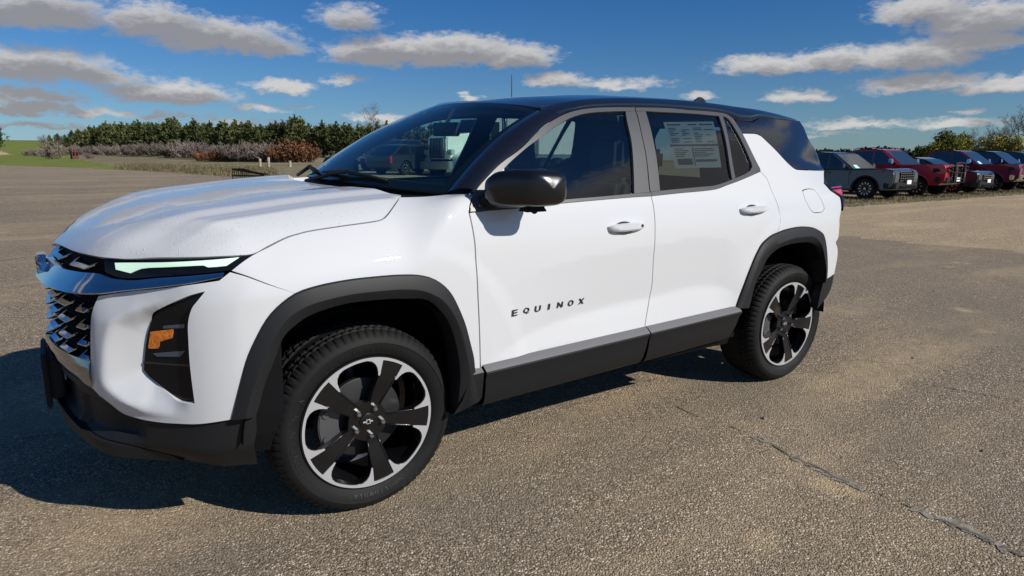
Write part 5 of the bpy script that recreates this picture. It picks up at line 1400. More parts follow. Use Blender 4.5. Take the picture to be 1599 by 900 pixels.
def leaf_tree(seed, h, m, n=4200, spread=.9, trunks=2):
    mb, tips = skeleton(seed, h, spread, 4, trunks, .10)
    r = np.random.default_rng(seed); T = np.array([tuple(t[0]) for t in tips]); T = T[T[:, 2] > h*.14]
    c = T[r.integers(0, len(T), n)] + r.normal(0, .26, (n, 3)); D = r.normal(0, 1, (n, 3))
    V, F_ = blades(c, D, r.uniform(.16, .32, n), r.uniform(.10, .2, n), .5, seed)
    o = mb.build('t', M['bark']); tm = o.data; bpy.data.objects.remove(o); tm.name = 'trunk'
    return tm, fast_mesh('crown', V, n, 5, M[m])
def bush(seed, h, w, m, n=900, twig=True):
    r = np.random.default_rng(seed)
    k = 26; P = []; D = []; mb = MB()
    for i in range(k):
        a = r.random()*6.28; rad = w*.5*math.sqrt(r.random()); hh = h*(1 - .45*(rad/(w*.5))**2)*r.uniform(.7, 1.08); p1 = np.array([math.cos(a)*rad, math.sin(a)*rad, hh])
        mb.tube([(p1[0]*.25, p1[1]*.25, -.1), (p1[0]*.8, p1[1]*.8, hh*.5), tuple(p1)], [.025, .015, .006], 3, caps=False)
        mloc = n//k; s = r.uniform(.25, 1.05, mloc)
        P.append(np.stack([p1[0]*(.3 + .7*s), p1[1]*(.3 + .7*s), hh*s], 1) + r.normal(0, .13, (mloc, 3))); D.append(np.tile([math.cos(a)*.4, math.sin(a)*.4, .9], (mloc, 1)))
    P = np.concatenate(P); D = np.concatenate(D)
    V, F_ = blades(P, D, r.uniform(.2, .5, len(P)) if twig else r.uniform(.12, .24, len(P)), .06 if twig else r.uniform(.07, .13, len(P)), .55, seed)
    o = mb.build('t', M['bark']); tm = o.data; bpy.data.objects.remove(o); tm.name = 'stems'
    return tm, fast_mesh('foliage', V, len(P), 5, M[m])
ORD = ['first', 'second', 'third', 'fourth', 'fifth', 'sixth', 'seventh', 'eighth', 'ninth', 'tenth', 'eleventh', 'twelfth', 'thirteenth', 'fourteenth', 'fifteenth', 'sixteenth', 'seventeenth', 'eighteenth', 'nineteenth']
def nth(i):
    if i < 19: return ORD[i]
    t, u = divmod(i + 1, 10); return {2: 'twent', 3: 'thirt', 4: 'fort', 5: 'fift', 6: 'sixt', 7: 'sevent', 8: 'eight'}[t] + ('ieth' if u == 0 else 'y-' + ORD[u-1])
def plant(kind, pair, loc, s, rz, label, cat, group=None, parts=('trunk', 'crown'), sz=1.0):
    o = empty(kind, loc, rz); o.scale = (s, s, s*sz); tag(o, label, cat, group)
    for nme, me in zip(parts, pair): link(bpy.data.objects.new(nme, me), o)
    return o
def at(px, depth):
    """ground point below photo column px at a given depth"""
    p = pix(px, 450, depth); return (p[0], p[1], float(land_h(p[0], p[1])))
JUN = [conifer(s, h_, w_, 'juniper') for s, h_, w_ in ((1, 6.4, 2.9), (2, 7.2, 3.0), (3, 5.6, 3.0), (4, 6.8, 2.6), (5, 6.0, 3.4))]
# row of junipers receding to the left: photo column, top row, depth
row = [(152,207,235),(163,206,228),(176,202,222),(190,200,214),(201,199,207),(213,200,200),(226,198,192),(236,197,186),(247,201,180),(258,199,174),(270,200,168),(281,196,162),(293,192,157),(304,198,152),(315,200,147),(325,193,142),(337,199,137),(349,197,133),(361,199,128),(372,196,124),(384,200,119),(396,196,115),(409,195,110),(424,201,106),(440,199,102),(458,196,97),(476,187,92),(497,200,92),(516,195,86),(537,197,84),(556,199,80),(577,203,80),(598,206,76),(622,206,76),(645,210,74),(668,205,72),(694,208,71),(722,206,70),(752,210,70),(785,206,70),(820,204,72)]
rr = random.Random(21)
r2 = []
for (a, b) in zip(row[:-1], row[1:]):
    r2.append(a)
    if a[0] < 700: r2.append(((a[0] + b[0])/2 + rr.uniform(-3, 3), (a[1] + b[1])/2 + rr.uniform(-4, 7), (a[2] + b[2])/2*rr.uniform(.94, 1.06)))
row = [(108, 214, 262), (120, 212, 256), (131, 213, 250), (142, 209, 242)] + r2 + [row[-1]]
for i, (px, top, dep) in enumerate(row):
    x, y, z = at(px, dep); zt = CAMW[2] + dep*(250 - top)/FOC; k = rr.randrange(5); hh = (6.4, 7.2, 5.6, 6.8, 6.0)[k]
    s = max(.6, (zt - z)/hh)*rr.uniform(.99, 1.05)
    s = s*1.5; plant('juniper_tree', JUN[k], (x, y, z - .1), s, rr.random()*6.28, 'green juniper with an uneven pointed top, %s from the left in the row' % nth(i), 'tree', 'junipers in the row behind the lot', sz=.667)
for i, (px, top, dep, lab) in enumerate(((14, 184, 150, 'broad dark conifer at the far left edge of the photo, apart from the juniper row'), (-12, 194, 140, 'dark conifer half hidden behind the broad one at the left edge'))):
    x, y, z = at(px, dep); zt = CAMW[2] + dep*(250 - top)/FOC
    if i == 0: dark = conifer(31, 6.0, 5.2, 'spruce', 3200)
    plant('conifer_tree', dark, (x, y, z - .1), (zt - z)/6.0, i*2.0, lab, 'tree')
for i, (px, top, dep, lab) in enumerate(((118, 212, 230, 'low bare bush at the far end of the juniper row'), (100, 210, 235, 'small leafless tree left of the juniper row'))):
    x, y, z = at(px, dep); zt = CAMW[2] + dep*(250 - top)/FOC
    plant('bare_tree', bare_tree(60 + i, 5, .8, 4, 2), (x, y, z), (zt - z)/5.5, 0, lab, 'tree')
x, y, z = at(590, 95); plant('bare_tree', bare_tree(66, 8, .8, 5, 2), (x, y, z), .88, 0, 'pale leafless tree rising behind the junipers beside the windscreen', 'tree')
# thicket in front of the row
TW = [bush(70 + k, 2.2, 4.4, 'twig', 1900) for k in range(3)]; SU = [bush(80 + k, 1.9, 3.0, 'sumac', 1300, False) for k in range(2)]
def thicket(px, dep, h, pairs, kind, label, group, k):
    x, y, z = at(px, dep); return plant(kind, pairs[k % len(pairs)], (x, y, z - .05), h/2.1, rr.random()*6.28, label, 'bush', group, ('stems', 'foliage'), 1.0)
for i in range(46):
    t = i/45; px = 108 + 340*t**1.1 + rr.uniform(-4, 4); dep = float(np.interp(px, [105, 120, 200, 280, 370, 450], [225, 200, 150, 105, 68, 62]))
    thicket(px, dep*rr.uniform(.97, 1.06), rr.uniform(1.7, 2.4) if px < 330 else 1.5, TW, 'plum_bush', 'leafless grey purple bush, %s from the left in the thicket below the junipers' % nth(i), 'bare bushes of the thicket', i)
for i, (px, dep, h) in enumerate(((330, 70, 1.1), (345, 66, 1.2), (361, 66, 1.3), (373, 68, 1.1), (394, 68, 1.3), (408, 66, 1.2), (446, 62, 1.6), (462, 60, 2.0), (478, 60, 2.0), (492, 60, 1.8))):
    thicket(px, dep, h, SU, 'sumac_bush', 'low bush with reddish brown leaves, %s of the reddish bushes near the posts' % nth(i), 'reddish bushes by the posts', i)
x, y, z = at(110, 118); plant('shrub', TW[0], (x, y, z), .95, 0, 'lone upright bare shrub standing on the mown grass', 'bush', None, ('stems', 'foliage'), 1.25)
x, y, z = at(163, 110); plant('shrub', TW[1], (x, y, z), .42, 0, 'small low green grey shrub right of the dark red box', 'bush', None, ('stems', 'foliage'))
for i, (px, dep) in enumerate(((86, 190), (73, 195), (94, 170))):
    x, y, z = at(px, dep); plant('shrub', TW[i], (x, y, z), .8, i, ('dark low shrub at the top edge of the mown grass', 'rounded shrub next to the pale earth heap', 'small shrub on the border of mown and rough grass')[i], 'bush', None, ('stems', 'foliage'))
def tree_at(px, top, dep, pair, h, lab, kind, s2=1.0):
    x, y, z = at(px, dep); zt = CAMW[2] + dep*(250 - top)/FOC
    return plant(kind, pair, (x, y, z - .1), (zt - z)/h, rr.random()*6.28, lab, 'tree', None, ('trunk', 'crown'), 1.0)
tree_at(1440, 199, 92, leaf_tree(91, 6, 'autumn', 5200), 6.4, 'broad green tree turning yellow behind the red pickup', 'broadleaf_tree')
tree_at(1468, 202, 95, leaf_tree(92, 6, 'autumn', 4200), 6.4, 'smaller green and yellow tree on the right side of the broad green one', 'broadleaf_tree')
tree_at(1521, 205, 98, leaf_tree(93, 6, 'yellow', 3600, .9, 3), 6.4, 'yellowing tree in front of the leafless trees at the right', 'broadleaf_tree')
tree_at(1543, 206, 96, leaf_tree(94, 6, 'yellow', 3000, .9, 3), 6.4, 'yellowing tree with thin top just left of the tall bare trunks', 'broadleaf_tree')
tree_at(1564, 150, 112, bare_tree(95, 11, .62, 5, 1, 'graytwig', .22), 11.5, 'tall leafless tree with many fine upright branches near the right edge', 'bare_tree')
tree_at(1588, 154, 112, bare_tree(96, 11, .62, 5, 1, 'graytwig', .22), 11.5, 'tall leafless tree at the right edge of the photo beside the dark conifer', 'bare_tree')
tree_at(1534, 185, 118, bare_tree(97, 9, .7, 5, 2, 'graytwig', .16), 9.5, 'leafless tree rising behind the yellowing trees', 'bare_tree')
tree_at(1496, 205, 115, bare_tree(98, 7, .75, 5, 3, 'graytwig', .12), 7.5, 'low leafless tree between the green and the yellowing trees', 'bare_tree')
for i, (px, top, lab) in enumerate(((1596, 222, 'dark conifer at the right edge behind the last pickup'), (1618, 205, 'tall dark conifer just outside the right edge'))):
    tree_at(px, top, 88 + 4*i, dark, 6.0, lab, 'conifer_tree')
# far line of woods on the right horizon
def far_wood():
    r = np.random.default_rng(5); P = []
    for px in np.arange(1180, 1720, 1.1):
        p = pix(px, 450, 520 + 40*math.sin(px*.05)); z = float(land_h(p[0], p[1])); hh = 5 + 3*abs(math.sin(px*.11)) + r.random()*2
        for k in range(14): P.append((p[0] + r.normal(0, 2), p[1] + r.normal(0, 2), z + hh*r.random()))
    P = np.array(P); V, F_ = blades(P, np.tile([0, 0, 1.], (len(P), 1)), 2.4, 1.6, .8, 3)
    tag(link(bpy.data.objects.new('far_wood', fast_mesh('far_wood', V, len(P), 5, M['spruce']))), kind='stuff')
far_wood()
# dry grass along the lot edge and under the parked row
def tufts():
    r = np.random.default_rng(9); pts = []
    for k in range(15000):
        t = r.random(); px = 190 + 290*r.random(); p = None
        e = EDGE[0] + (EDGE[-1] - EDGE[0])*0
        q = r.random()*(len(EDGE) - 1.001); a = EDGE[int(q)] + (EDGE[int(q)+1] - EDGE[int(q)])*(q - int(q)); n_ = a/np.linalg.norm(a)
        d = .2 + abs(r.normal(0, 1))*9; b = a + n_*d
        if int(q) < 2 and d < 25: continue
        pts.append((b[0] + r.normal(0, .4), b[1] + r.normal(0, .4), r.uniform(.08, .24)))
    for k in range(16000):
        x = r.uniform(15, 52); y = 7.8 + abs(r.normal(0, 1.3)); pts.append((x, y, r.uniform(.04, .13) if y > 8.6 else r.uniform(.02, .06)))
    pts = np.array(pts); z = land_h(pts[:, 0], pts[:, 1])
    V, F_ = blades(np.stack([pts[:, 0], pts[:, 1], z], 1), np.tile([0, 0, 1.], (len(pts), 1)), pts[:, 2], pts[:, 2]*.12, .35, 4)
    tag(link(bpy.data.objects.new('dry_grass', fast_mesh('dry_grass', V, len(pts), 5, M['straw']))), kind='stuff')
tufts()
# ---------------------------------------------------------------- other vehicles
M['vglass'] = glass('vehicle_glass', (.10, .13, .13), 0, 1.6)
M['vscreen'] = glass('vehicle_windscreen', (.30, .40, .38), 0, 1.7)
M['headlamp'] = mat('headlamp_glass', (.55, .56, .56), .08, .3, 1.0)
M['plate'] = mat('white_plate', (.75, .75, .75), .5)
M['silverpart'] = mat('silver_wheel_paint', (.5, .5, .5), .3, .8)
M['sheet'] = mat('cyan_dash_paper', (.45, .85, .85), .6)
def car_paint(name, col): return mat(name, col, .35, .35, 1.0, .5, .03)
M['greypaint'] = car_paint('grey_paint', (.07, .069, .069)); M['redpaint'] = car_paint('bright_red_paint', (.52, .016, .03))
M['maroon'] = car_paint('dark_red_paint', (.20, .010, .02)); M['charcoal'] = car_paint('charcoal_paint', (.03, .032, .037)); M['blackpaint'] = car_paint('black_paint', (.008, .008, .010))
def vwheel(root, x, y, r, w, spokes, face, n=24):
    o = empty('wheel', (x, y, r), 0 if y < 0 else math.pi, root)
    MB().lathe([(r*.62, -w/2+.03), (r*.66, -w/2), (r*.90, -w/2-.004), (r*.98, -w/2+.03), (r, -w/2+.06), (r, w/2-.06), (r*.9, w/2), (r*.6, w/2)], n).build('tyre', M['tyre'], o, sharp=40)
    MB().lathe([(r*.66, -w/2+.004), (r*.62, -w/2+.004), (r*.56, -w/2+.04), (0, -w/2+.06)], n).build('rim', M['rimblack'], o, sharp=40)
    m = MB()
    for k in range(spokes):
        a = 2*math.pi*k/spokes; c, s = math.cos(a), math.sin(a); t = np.array([-s, 0, c])
        p = np.array([c, 0, s])
        for r0_, r1_, hw in (((.42, .62, .055) if face == 'dots' else (.08, .62, .05)),):
            q = [p*r*r0_ - t*r*hw*.7, p*r*r0_ + t*r*hw*.7, p*r*r1_ + t*r*hw, p*r*r1_ - t*r*hw]
            yv = -w/2 + .012
            m.add([(v[0], yv, v[2]) for v in q] + [(v[0], yv + .03, v[2]) for v in q], [(3, 2, 1, 0), (0, 1, 5, 4), (1, 2, 6, 5), (2, 3, 7, 6), (3, 0, 4, 7)])
    m.lathe([(r*.12, -w/2+.006), (0, -w/2+.002)], 12)
    m.build('spokes', M['silverpart'], o)
def arch_pts(xc, r, z0, n=11):
    a0 = math.asin(min(.9, max(-.9, (z0 - r*.92)/(r*1.22))))
    return [(xc + r*1.22*math.cos(t), r*.92 + r*1.22*math.sin(t)) for t in np.linspace(math.pi - a0, a0, n)]
def vehicle(kind, name, loc, rz, paint, label, group, S):
    """S: proportions. The vehicle points to local +x; y < 0 is its right flank"""
    root = empty(name, loc, rz); tag(root, label, S.get('cat', 'car'), group)
    L, W, H = S['L'], S['W'], S['H']; wr = S['wr']; xf, xr = S['xf'], S['xr']; zb = S['zb']; zs = S['zs']; hood = S['hood']; xh = S['xh']; nose = S.get('nose', .12)
    P = M[paint]; low = S.get('low'); 
    # lower body: side profile with wheel openings, bonnet falling to the nose
    top = [(L*.5 - nose*.25, zs + .18), (L*.5, hood - .26), (L*.5 - .04, hood - .10), (L*.5 - nose, hood - .03), (L*.5 - nose - .35, hood + .01), (xh, zb - .01)]
    rear = [(S['xtail'], zb - .01), (-L*.5 + .03, zb - .04), (-L*.5, zb - .35), (-L*.5 + .04, zs + .12), (-L*.5 + .25, zs)]
    bot = arch_pts(xr, wr, zs) + arch_pts(xf, wr, zs) + [(L*.5 - .22, zs + .02)]
    prof = top + rear + bot
    mb = MB()
    def side_fn(u, v, w): 
        k = max(0, v - zb + .25); e = max(0, abs(u) - (L*.5 - .55))/.55
        hw = W/2 - .05*k - .10*e*e
        return (u, -hw if w == 0 else hw, v)
    mb.prism(prof, 1, side_fn)
    body = mb.build('body', P, root, bevel=.045, seg=3)
    # dark inside of the wheel openings and the underside
    MB().box((-L*.5 + .3, -W*.36, zs - .02), (L*.5 - .3, W*.36, zs + .3)).build('underbody', M['inner'], root)
    for xc in (xf, xr):
        MB().box((xc - wr*1.2, -W/2 + .26, zs), (xc + wr*1.2, W/2 - .26, zs + wr)).build('wheel_house', M['inner'], root)
        for s in (-1, 1):
            vwheel(root, xc, s*(W/2 - .13), wr, .24, S.get('spk', 10), S.get('face', 'dots'))
            a = arch_pts(xc, wr, zs + .02); o_ = [(xc + (u - xc)*1.13, wr*.92 + (v - wr*.92)*1.10) for u, v in a]
            m_ = MB(); n_ = len(a); y0, y1 = s*(W/2 - .02), s*(W/2 + .018)
            m_.add([(u, y1, v) for u, v in a] + [(u, y1 - s*.012, v) for u, v in o_] + [(u, y0, v) for u, v in a] + [(u, y0, v) for u, v in o_],
                   [(i, i+1, n_+i+1, n_+i) for i in range(n_-1)] + [(i, i+1, 2*n_+i+1, 2*n_+i) for i in range(n_-1)] + [(n_+i, n_+i+1, 3*n_+i+1, 3*n_+i) for i in range(n_-1)])
            m_.build('arch_trim', M['plastic'] if S.get('clad', True) else P, root)
    # cabin: pillars and roof as one shell, glass let in
    tp = .30; roof = H - .05
    cab = S['cab']     # (x, z) of the cabin outline: front base, front top, rear top, rear base
    (xa, za), (xb_, zb2), (xc_, zc2), (xd, zd) = cab
    def cy(z): return W/2 - .06 - tp*(z - zb)*.62
    crv = [(xa, za), (xb_, zb2), ((xb_*.7 + xc_*.3), roof + .035), (xb_*.3 + xc_*.7, roof + .04), (xc_, zc2), (xd, zd)]
    m = MB(); m.prism(crv, 1, lambda u, v, w: (u, -cy(v) if w == 0 else cy(v), v)); m.build('cabin', P, root, bevel=.05, seg=3)
    def lerp(a, b, t): return (a[0] + (b[0]-a[0])*t, a[1] + (b[1]-a[1])*t)
    zl, zt = zb + .05, roof - .06
    fx = lambda z: xa + (xb_ - xa)*(z - za)/(zb2 - za) - .12
    rx = lambda z: xd + (xc_ - xd)*(z - zd)/(zc2 - zd) + .12
    cuts = S['cuts']
    for s in (-1, 1):
        for a, b in zip([None] + cuts, cuts + [None]):
            q = [(fx(zl) if a is None else a - .03, zl), (fx(zt) if a is None else a - .03, zt), (rx(zt) if b is None else b + .03, zt), (rx(zl) if b is None else b + .03, zl)]
            MB().add([(u, s*(cy(v) + .006), v) for u, v in q], [(0, 1, 2, 3) if s > 0 else (3, 2, 1, 0)]).build('window', M['vglass'] if not S.get('dark') else M['gloss'], root)
    n = np.array([zb2 - za, 0, xa - xb_]); n = n/np.linalg.norm(n)
    def pane(nm, p0, p1, t0, t1, m_, inset_=.10, off=.012):
        V = []
        for t, e in ((t0, 1), (t1, 1)):
            u, v = p0[0] + (p1[0]-p0[0])*t, p0[1] + (p1[1]-p0[1])*t
            d = np.array([p1[1]-p0[1], p0[0]-p1[0]]); d = d/np.linalg.norm(d)*off*(1 if nm == 'windscreen' else -1)
            V += [(u + d[0], -cy(v) + inset_, v + d[1]), (u + d[0], cy(v) - inset_, v + d[1])]
        return MB().add(V, [(0, 1, 3, 2)]).build(nm, m_, root)
    # the shell behind the windscreen is dark
    pane('windscreen_border', cab[0], cab[1], .03, .97, M['inner'], .07, .006); pane('windscreen', cab[0], cab[1], .05, .93, M['vscreen'] if 0 else M['vmirror'], .09, .012)
    pane('rear_window', cab[3], cab[2], .12, .88, M['gloss'], .12, .008)
    if S.get('paper'):
        t = .12; V = []
        for t_, ys in ((.06, (.30, .70)), (.26, (.30, .62))):
            u, v = xa + (xb_-xa)*t_, za + (zb2-za)*t_
            for yy in ys: V.append((u + n[0]*.018, -cy(v) + (1-yy)*1.6*cy(v)*.5 + .05, v + n[2]*.018))
        MB().add(V, [(0, 1, 3, 2)]).build('dash_paper', M['sheet'], root)
    # pickup bed
    if S.get('bed'):
        b0, b1, bh = S['bed']; MB().box((b0, -W/2 + .09, bh - .5), (b1, W/2 - .09, bh + .004)).build('bed_liner', M['inner'], root)
    # mirrors, handles
    for s in (-1, 1):
        mm_ = MB(); mm_.box((S['xm'] - .07, s*(W/2 + .12) - .11, zb + .05), (S['xm'] + .08, s*(W/2 + .12) + .11, zb + S.get('mh', .2)), .02); mm_.box((S['xm'] - .03, s*(W/2 - .02) - .08, zb + .04), (S['xm'] + .04, s*(W/2) + .08, zb + .09))
        mm_.build('side_mirror', M[S.get('mir', 'gloss')], root, bevel=.015)
        for hx in S.get('hx', (.05, -1.0)): MB().box((hx - .11, s*(W/2 + .015) - .015, zb - .16), (hx + .11, s*(W/2 + .015) + .015, zb - .125)).build('handle', P, root)
    # front end
    gx = L*.5; gz0, gz1, gw = S['grille']
    g_ = MB(); g_.box((gx - .10, -gw, gz0), (gx + .012, gw, gz1)); g_.build('grille', M['inner'], root, bevel=.02)
    gm_ = M[S.get('gm', 'chrome')]
    sb_ = MB()
    for k in range(S.get('bars', 4)):
        z = gz0 + (gz1-gz0)*(k + .5)/S.get('bars', 4)
        for c in range(7 if S.get('dots') else 1):
            y0 = -gw + .03 + (2*gw - .06)*c/(7 if S.get('dots') else 1); y1 = y0 + (2*gw - .06)/(7 if S.get('dots') else 1)*(.55 if S.get('dots') else 1)
            sb_.box((gx + .008, y0, z - .014), (gx + .028, y1, z + .014))
    if S.get('frame'):
        for a, b in (((gw + .0, gz0), (gw + .05, gz1)), ((-gw - .05, gz0), (-gw, gz1))): sb_.box((gx - .05, a[0], a[1]), (gx + .025, b[0], b[1]))
        sb_.box((gx - .05, -gw, gz1), (gx + .03, gw, gz1 + .06)); sb_.box((gx - .05, -gw, gz0 - .05), (gx + .03, gw, gz0)); sb_.box((gx - .02, -.03, gz0), (gx + .03, .03, gz1))
    sb_.build('grille_bars', gm_, root)
    for s in (-1, 1):
        a = S['lamp']   # z0, z1, width
        m = MB(); y1 = s*(W/2 - .10); y0 = s*(W/2 - .10 - a[2])
        V = [(gx - .02, y0, a[0]), (gx - .14, y1, a[0]), (gx - .17, y1, a[1]), (gx - .04, y0, a[1]), (gx - .20, y0, a[0]), (gx - .45, y1 + s*.052, a[0] + .03), (gx - .48, y1 + s*.052, a[1]), (gx - .20, y0, a[1])]
        m.add(V, [(0, 1, 2, 3), (1, 5, 6, 2), (3, 2, 6, 7), (0, 4, 5, 1)]); m.build('headlight', M['smoke'], root)
        i_ = [(p[0] + .012, p[1]*1.0 + s*.006, p[2]*1.0) for p in V]
        zc = (a[0] + a[1])/2
        q = [(gx - .018 + .012, y0 + s*a[2]*.12, a[0] + .025), (gx - .11, y0 + s*a[2]*.85, a[0] + .03), (gx - .13, y0 + s*a[2]*.85, a[1] - .03), (gx - .03 + .012, y0 + s*a[2]*.12, a[1] - .025)]
        MB().add(q, [(0, 1, 2, 3)]).build('lamp_lens', M[S.get('lens', 'headlamp')], root)
        MB().box((gx - .16, s*(W/2 - .38) - .12, zs + .20), (gx + .02, s*(W/2 - .38) + .12, zs + .30)).build('fog_lamp', M['smoke' if S.get('bump') != 'chrome' else 'inner'], root)
    bz0, bz1 = S['bumper']
    bm_ = MB(); pts = [(gx - .30, -W/2 - .005), (gx + .02, -W/2 + .16), (gx + .07, -W/4), (gx + .08, 0), (gx + .07, W/4), (gx + .02, W/2 - .16), (gx - .30, W/2 + .005), (gx - .42, W/2 - .06), (gx - .42, -W/2 + .06)]
    bm_.prism(pts, bz1 - bz0, lambda u, v, w: (u, v, bz0 + w)); bm_.build('bumper', M[S.get('bump', 'plastic')], root, bevel=.03)
    MB().box((gx + .05, -.6, bz0 + .04), (gx + .09, .6, bz0 + .12)).build('air_intake', M['inner'], root)
    MB().box((gx + .075, -.16, S.get('pz', bz0 + .1)), (gx + .10, .16, S.get('pz', bz0 + .1) + .15)).build('number_plate', M['plate'], root)
    # door seams
    for s in (-1, 1):
        for x in S['seams']:
            MB().box((x - .006, s*(W/2 - .004) - .006, zs + .14), (x + .006, s*(W/2 - .004) + .006, zb - .02)).build('door_seam', M['gap'], root)
        MB().box((-L*.5 + .02, s*(W/2 - .12) - .09, zb - .42), (-L*.5 + .10, s*(W/2 - .12) + .09, zb - .08)).build('tail_lamp', M['redlamp'], root)
    if S.get('rails'):
        for s in (-1, 1): MB().tube([(xb_ - .1, s*(cy(roof) - .05), roof + .02), (xb_ - .3, s*(cy(roof) - .05), roof + .075), (xc_ + .3, s*(cy(roof) - .05), roof + .075), (xc_ + .1, s*(cy(roof) - .05), roof + .02)], .018, 6).build('roof_rail', M['gloss'], root, smooth=True)
    if S.get('guard'):
        g = MB()
        for y in (-.42, .42): g.box((gx + .06, y - .03, zs + .12), (gx + .14, y + .03, hood + .04))
        g.tube([(gx + .10, -.42, hood + .03), (gx + .12, 0, hood + .06), (gx + .10, .42, hood + .03)], .035, 8)
        for z in (zs + .25, zs + .5, zs + .75): g.tube([(gx + .10, -.42, z), (gx + .10, .42, z)], .022, 6)
        for s in (-1, 1):
            g.tube([(gx + .10, s*.42, hood - .05), (gx + .06, s*.88, hood - .12), (gx + .04, s*.92, zs + .62), (gx + .10, s*.42, zs + .50)], .03, 8)
        g.build('brush_guard', M['plastic'], root, sharp=40)
    return root
M['vmirror'] = mat('windscreen_reflection', (.02, .028, .03), .03, 0, .5, .5)
SUV = dict(L=5.2, W=2.0, H=1.80, wr=.40, xf=1.58, xr=-1.49, zb=1.12, zs=.34, hood=1.14, xh=.95, xtail=-2.35, cab=[(1.05, 1.10), (.20, 1.72), (-2.05, 1.72), (-2.45, 1.10)], cuts=[.02, -1.05, -1.45], xm=.72, grille=(.66, 1.02, .55), bars=4, dots=True, lamp=(.98, 1.06, .42), lens='lens', bumper=(.40, .64), seams=(.95, -.02, -1.02), rails=True, paper=True, gm='chrome', spk=12, nose=.16, pz=.58, dark=True)
TRUCK = dict(L=5.9, W=2.04, H=1.96, wr=.41, xf=1.90, xr=-1.72, zb=1.26, zs=.46, hood=1.30, xh=1.05, xtail=-2.9, cat='pickup truck', cab=[(1.22, 1.24), (.42, 1.88), (-1.0, 1.88), (-1.35, 1.24)], cuts=[.02, -.86], xm=.88, mh=.26, grille=(.84, 1.18, .52), bars=3, frame=True, lamp=(.92, 1.14, .40), bumper=(.55, .80), seams=(1.12, -.02, -1.02), bed=(-2.8, -1.45, 1.26), gm='chrome', clad=False, nose=.10, pz=.62, hx=(.15, -.85))
SEDAN = dict(L=4.85, W=1.90, H=1.55, wr=.36, xf=1.45, xr=-1.40, zb=1.02, zs=.30, hood=1.00, xh=.85, xtail=-2.25, cab=[(1.10, 1.0), (.15, 1.49), (-1.5, 1.49), (-2.25, 1.0)], cuts=[.05, -.95], xm=.70, grille=(.58, .84, .45), bars=3, lamp=(.80, .90, .40), lens='lens', bumper=(.30, .55), seams=(.95, .0, -1.0), nose=.18, gm='chrome', clad=True, pz=.5, dark=True)
G1 = 'vehicles parked in the row behind the gravel'
def park(x, y, rz=R(-90)):
    return (x, y, float(land_h(np.array(x), np.array(y)))), rz
def row_vehicle(kind, name, x, y, paint, label, S, **kw):
    loc, rz = park(x, y); return vehicle(kind, name, loc, rz + R(kw.pop('turn', 0)), paint, label, G1, {**S, **kw})
row_vehicle('suv', 'parked_suv', 25.3, 11.4, 'greypaint', 'grey parked wagon with black wheels, first of the parked row beside the white car', SUV)
row_vehicle('pickup', 'pickup_truck', 29.3, 11.7, 'redpaint', 'bright red pickup with black grille guard parked beside the grey wagon', TRUCK, guard=True, bump='plastic', gm='gloss', mir='chrome', rails=True)
row_vehicle('car', 'parked_car', 33.0, 11.4, 'charcoal', 'low charcoal car parked between the bright red and the dark red pickups', SEDAN, H=1.62)
row_vehicle('pickup', 'pickup_truck', 36.9, 11.7, 'maroon', 'dark red pickup with chrome grille and chrome bumper, cyan paper behind its windscreen', TRUCK, bump='chrome', mir='chrome', paper=True)
row_vehicle('pickup', 'pickup_truck', 40.7, 11.7, 'blackpaint', 'dark pickup with chrome grille right of the dark red pickup', TRUCK, bump='chrome', mir='chrome')
row_vehicle('pickup', 'pickup_truck', 44.5, 11.7, 'charcoal', 'charcoal pickup last in the row, cut off by the right edge of the photo', TRUCK, bump='chrome', mir='chrome')
row_vehicle('pickup', 'pickup_truck', 48.3, 11.7, 'blackpaint', 'black pickup parked beyond the right edge of the photo', TRUCK, bump='chrome')
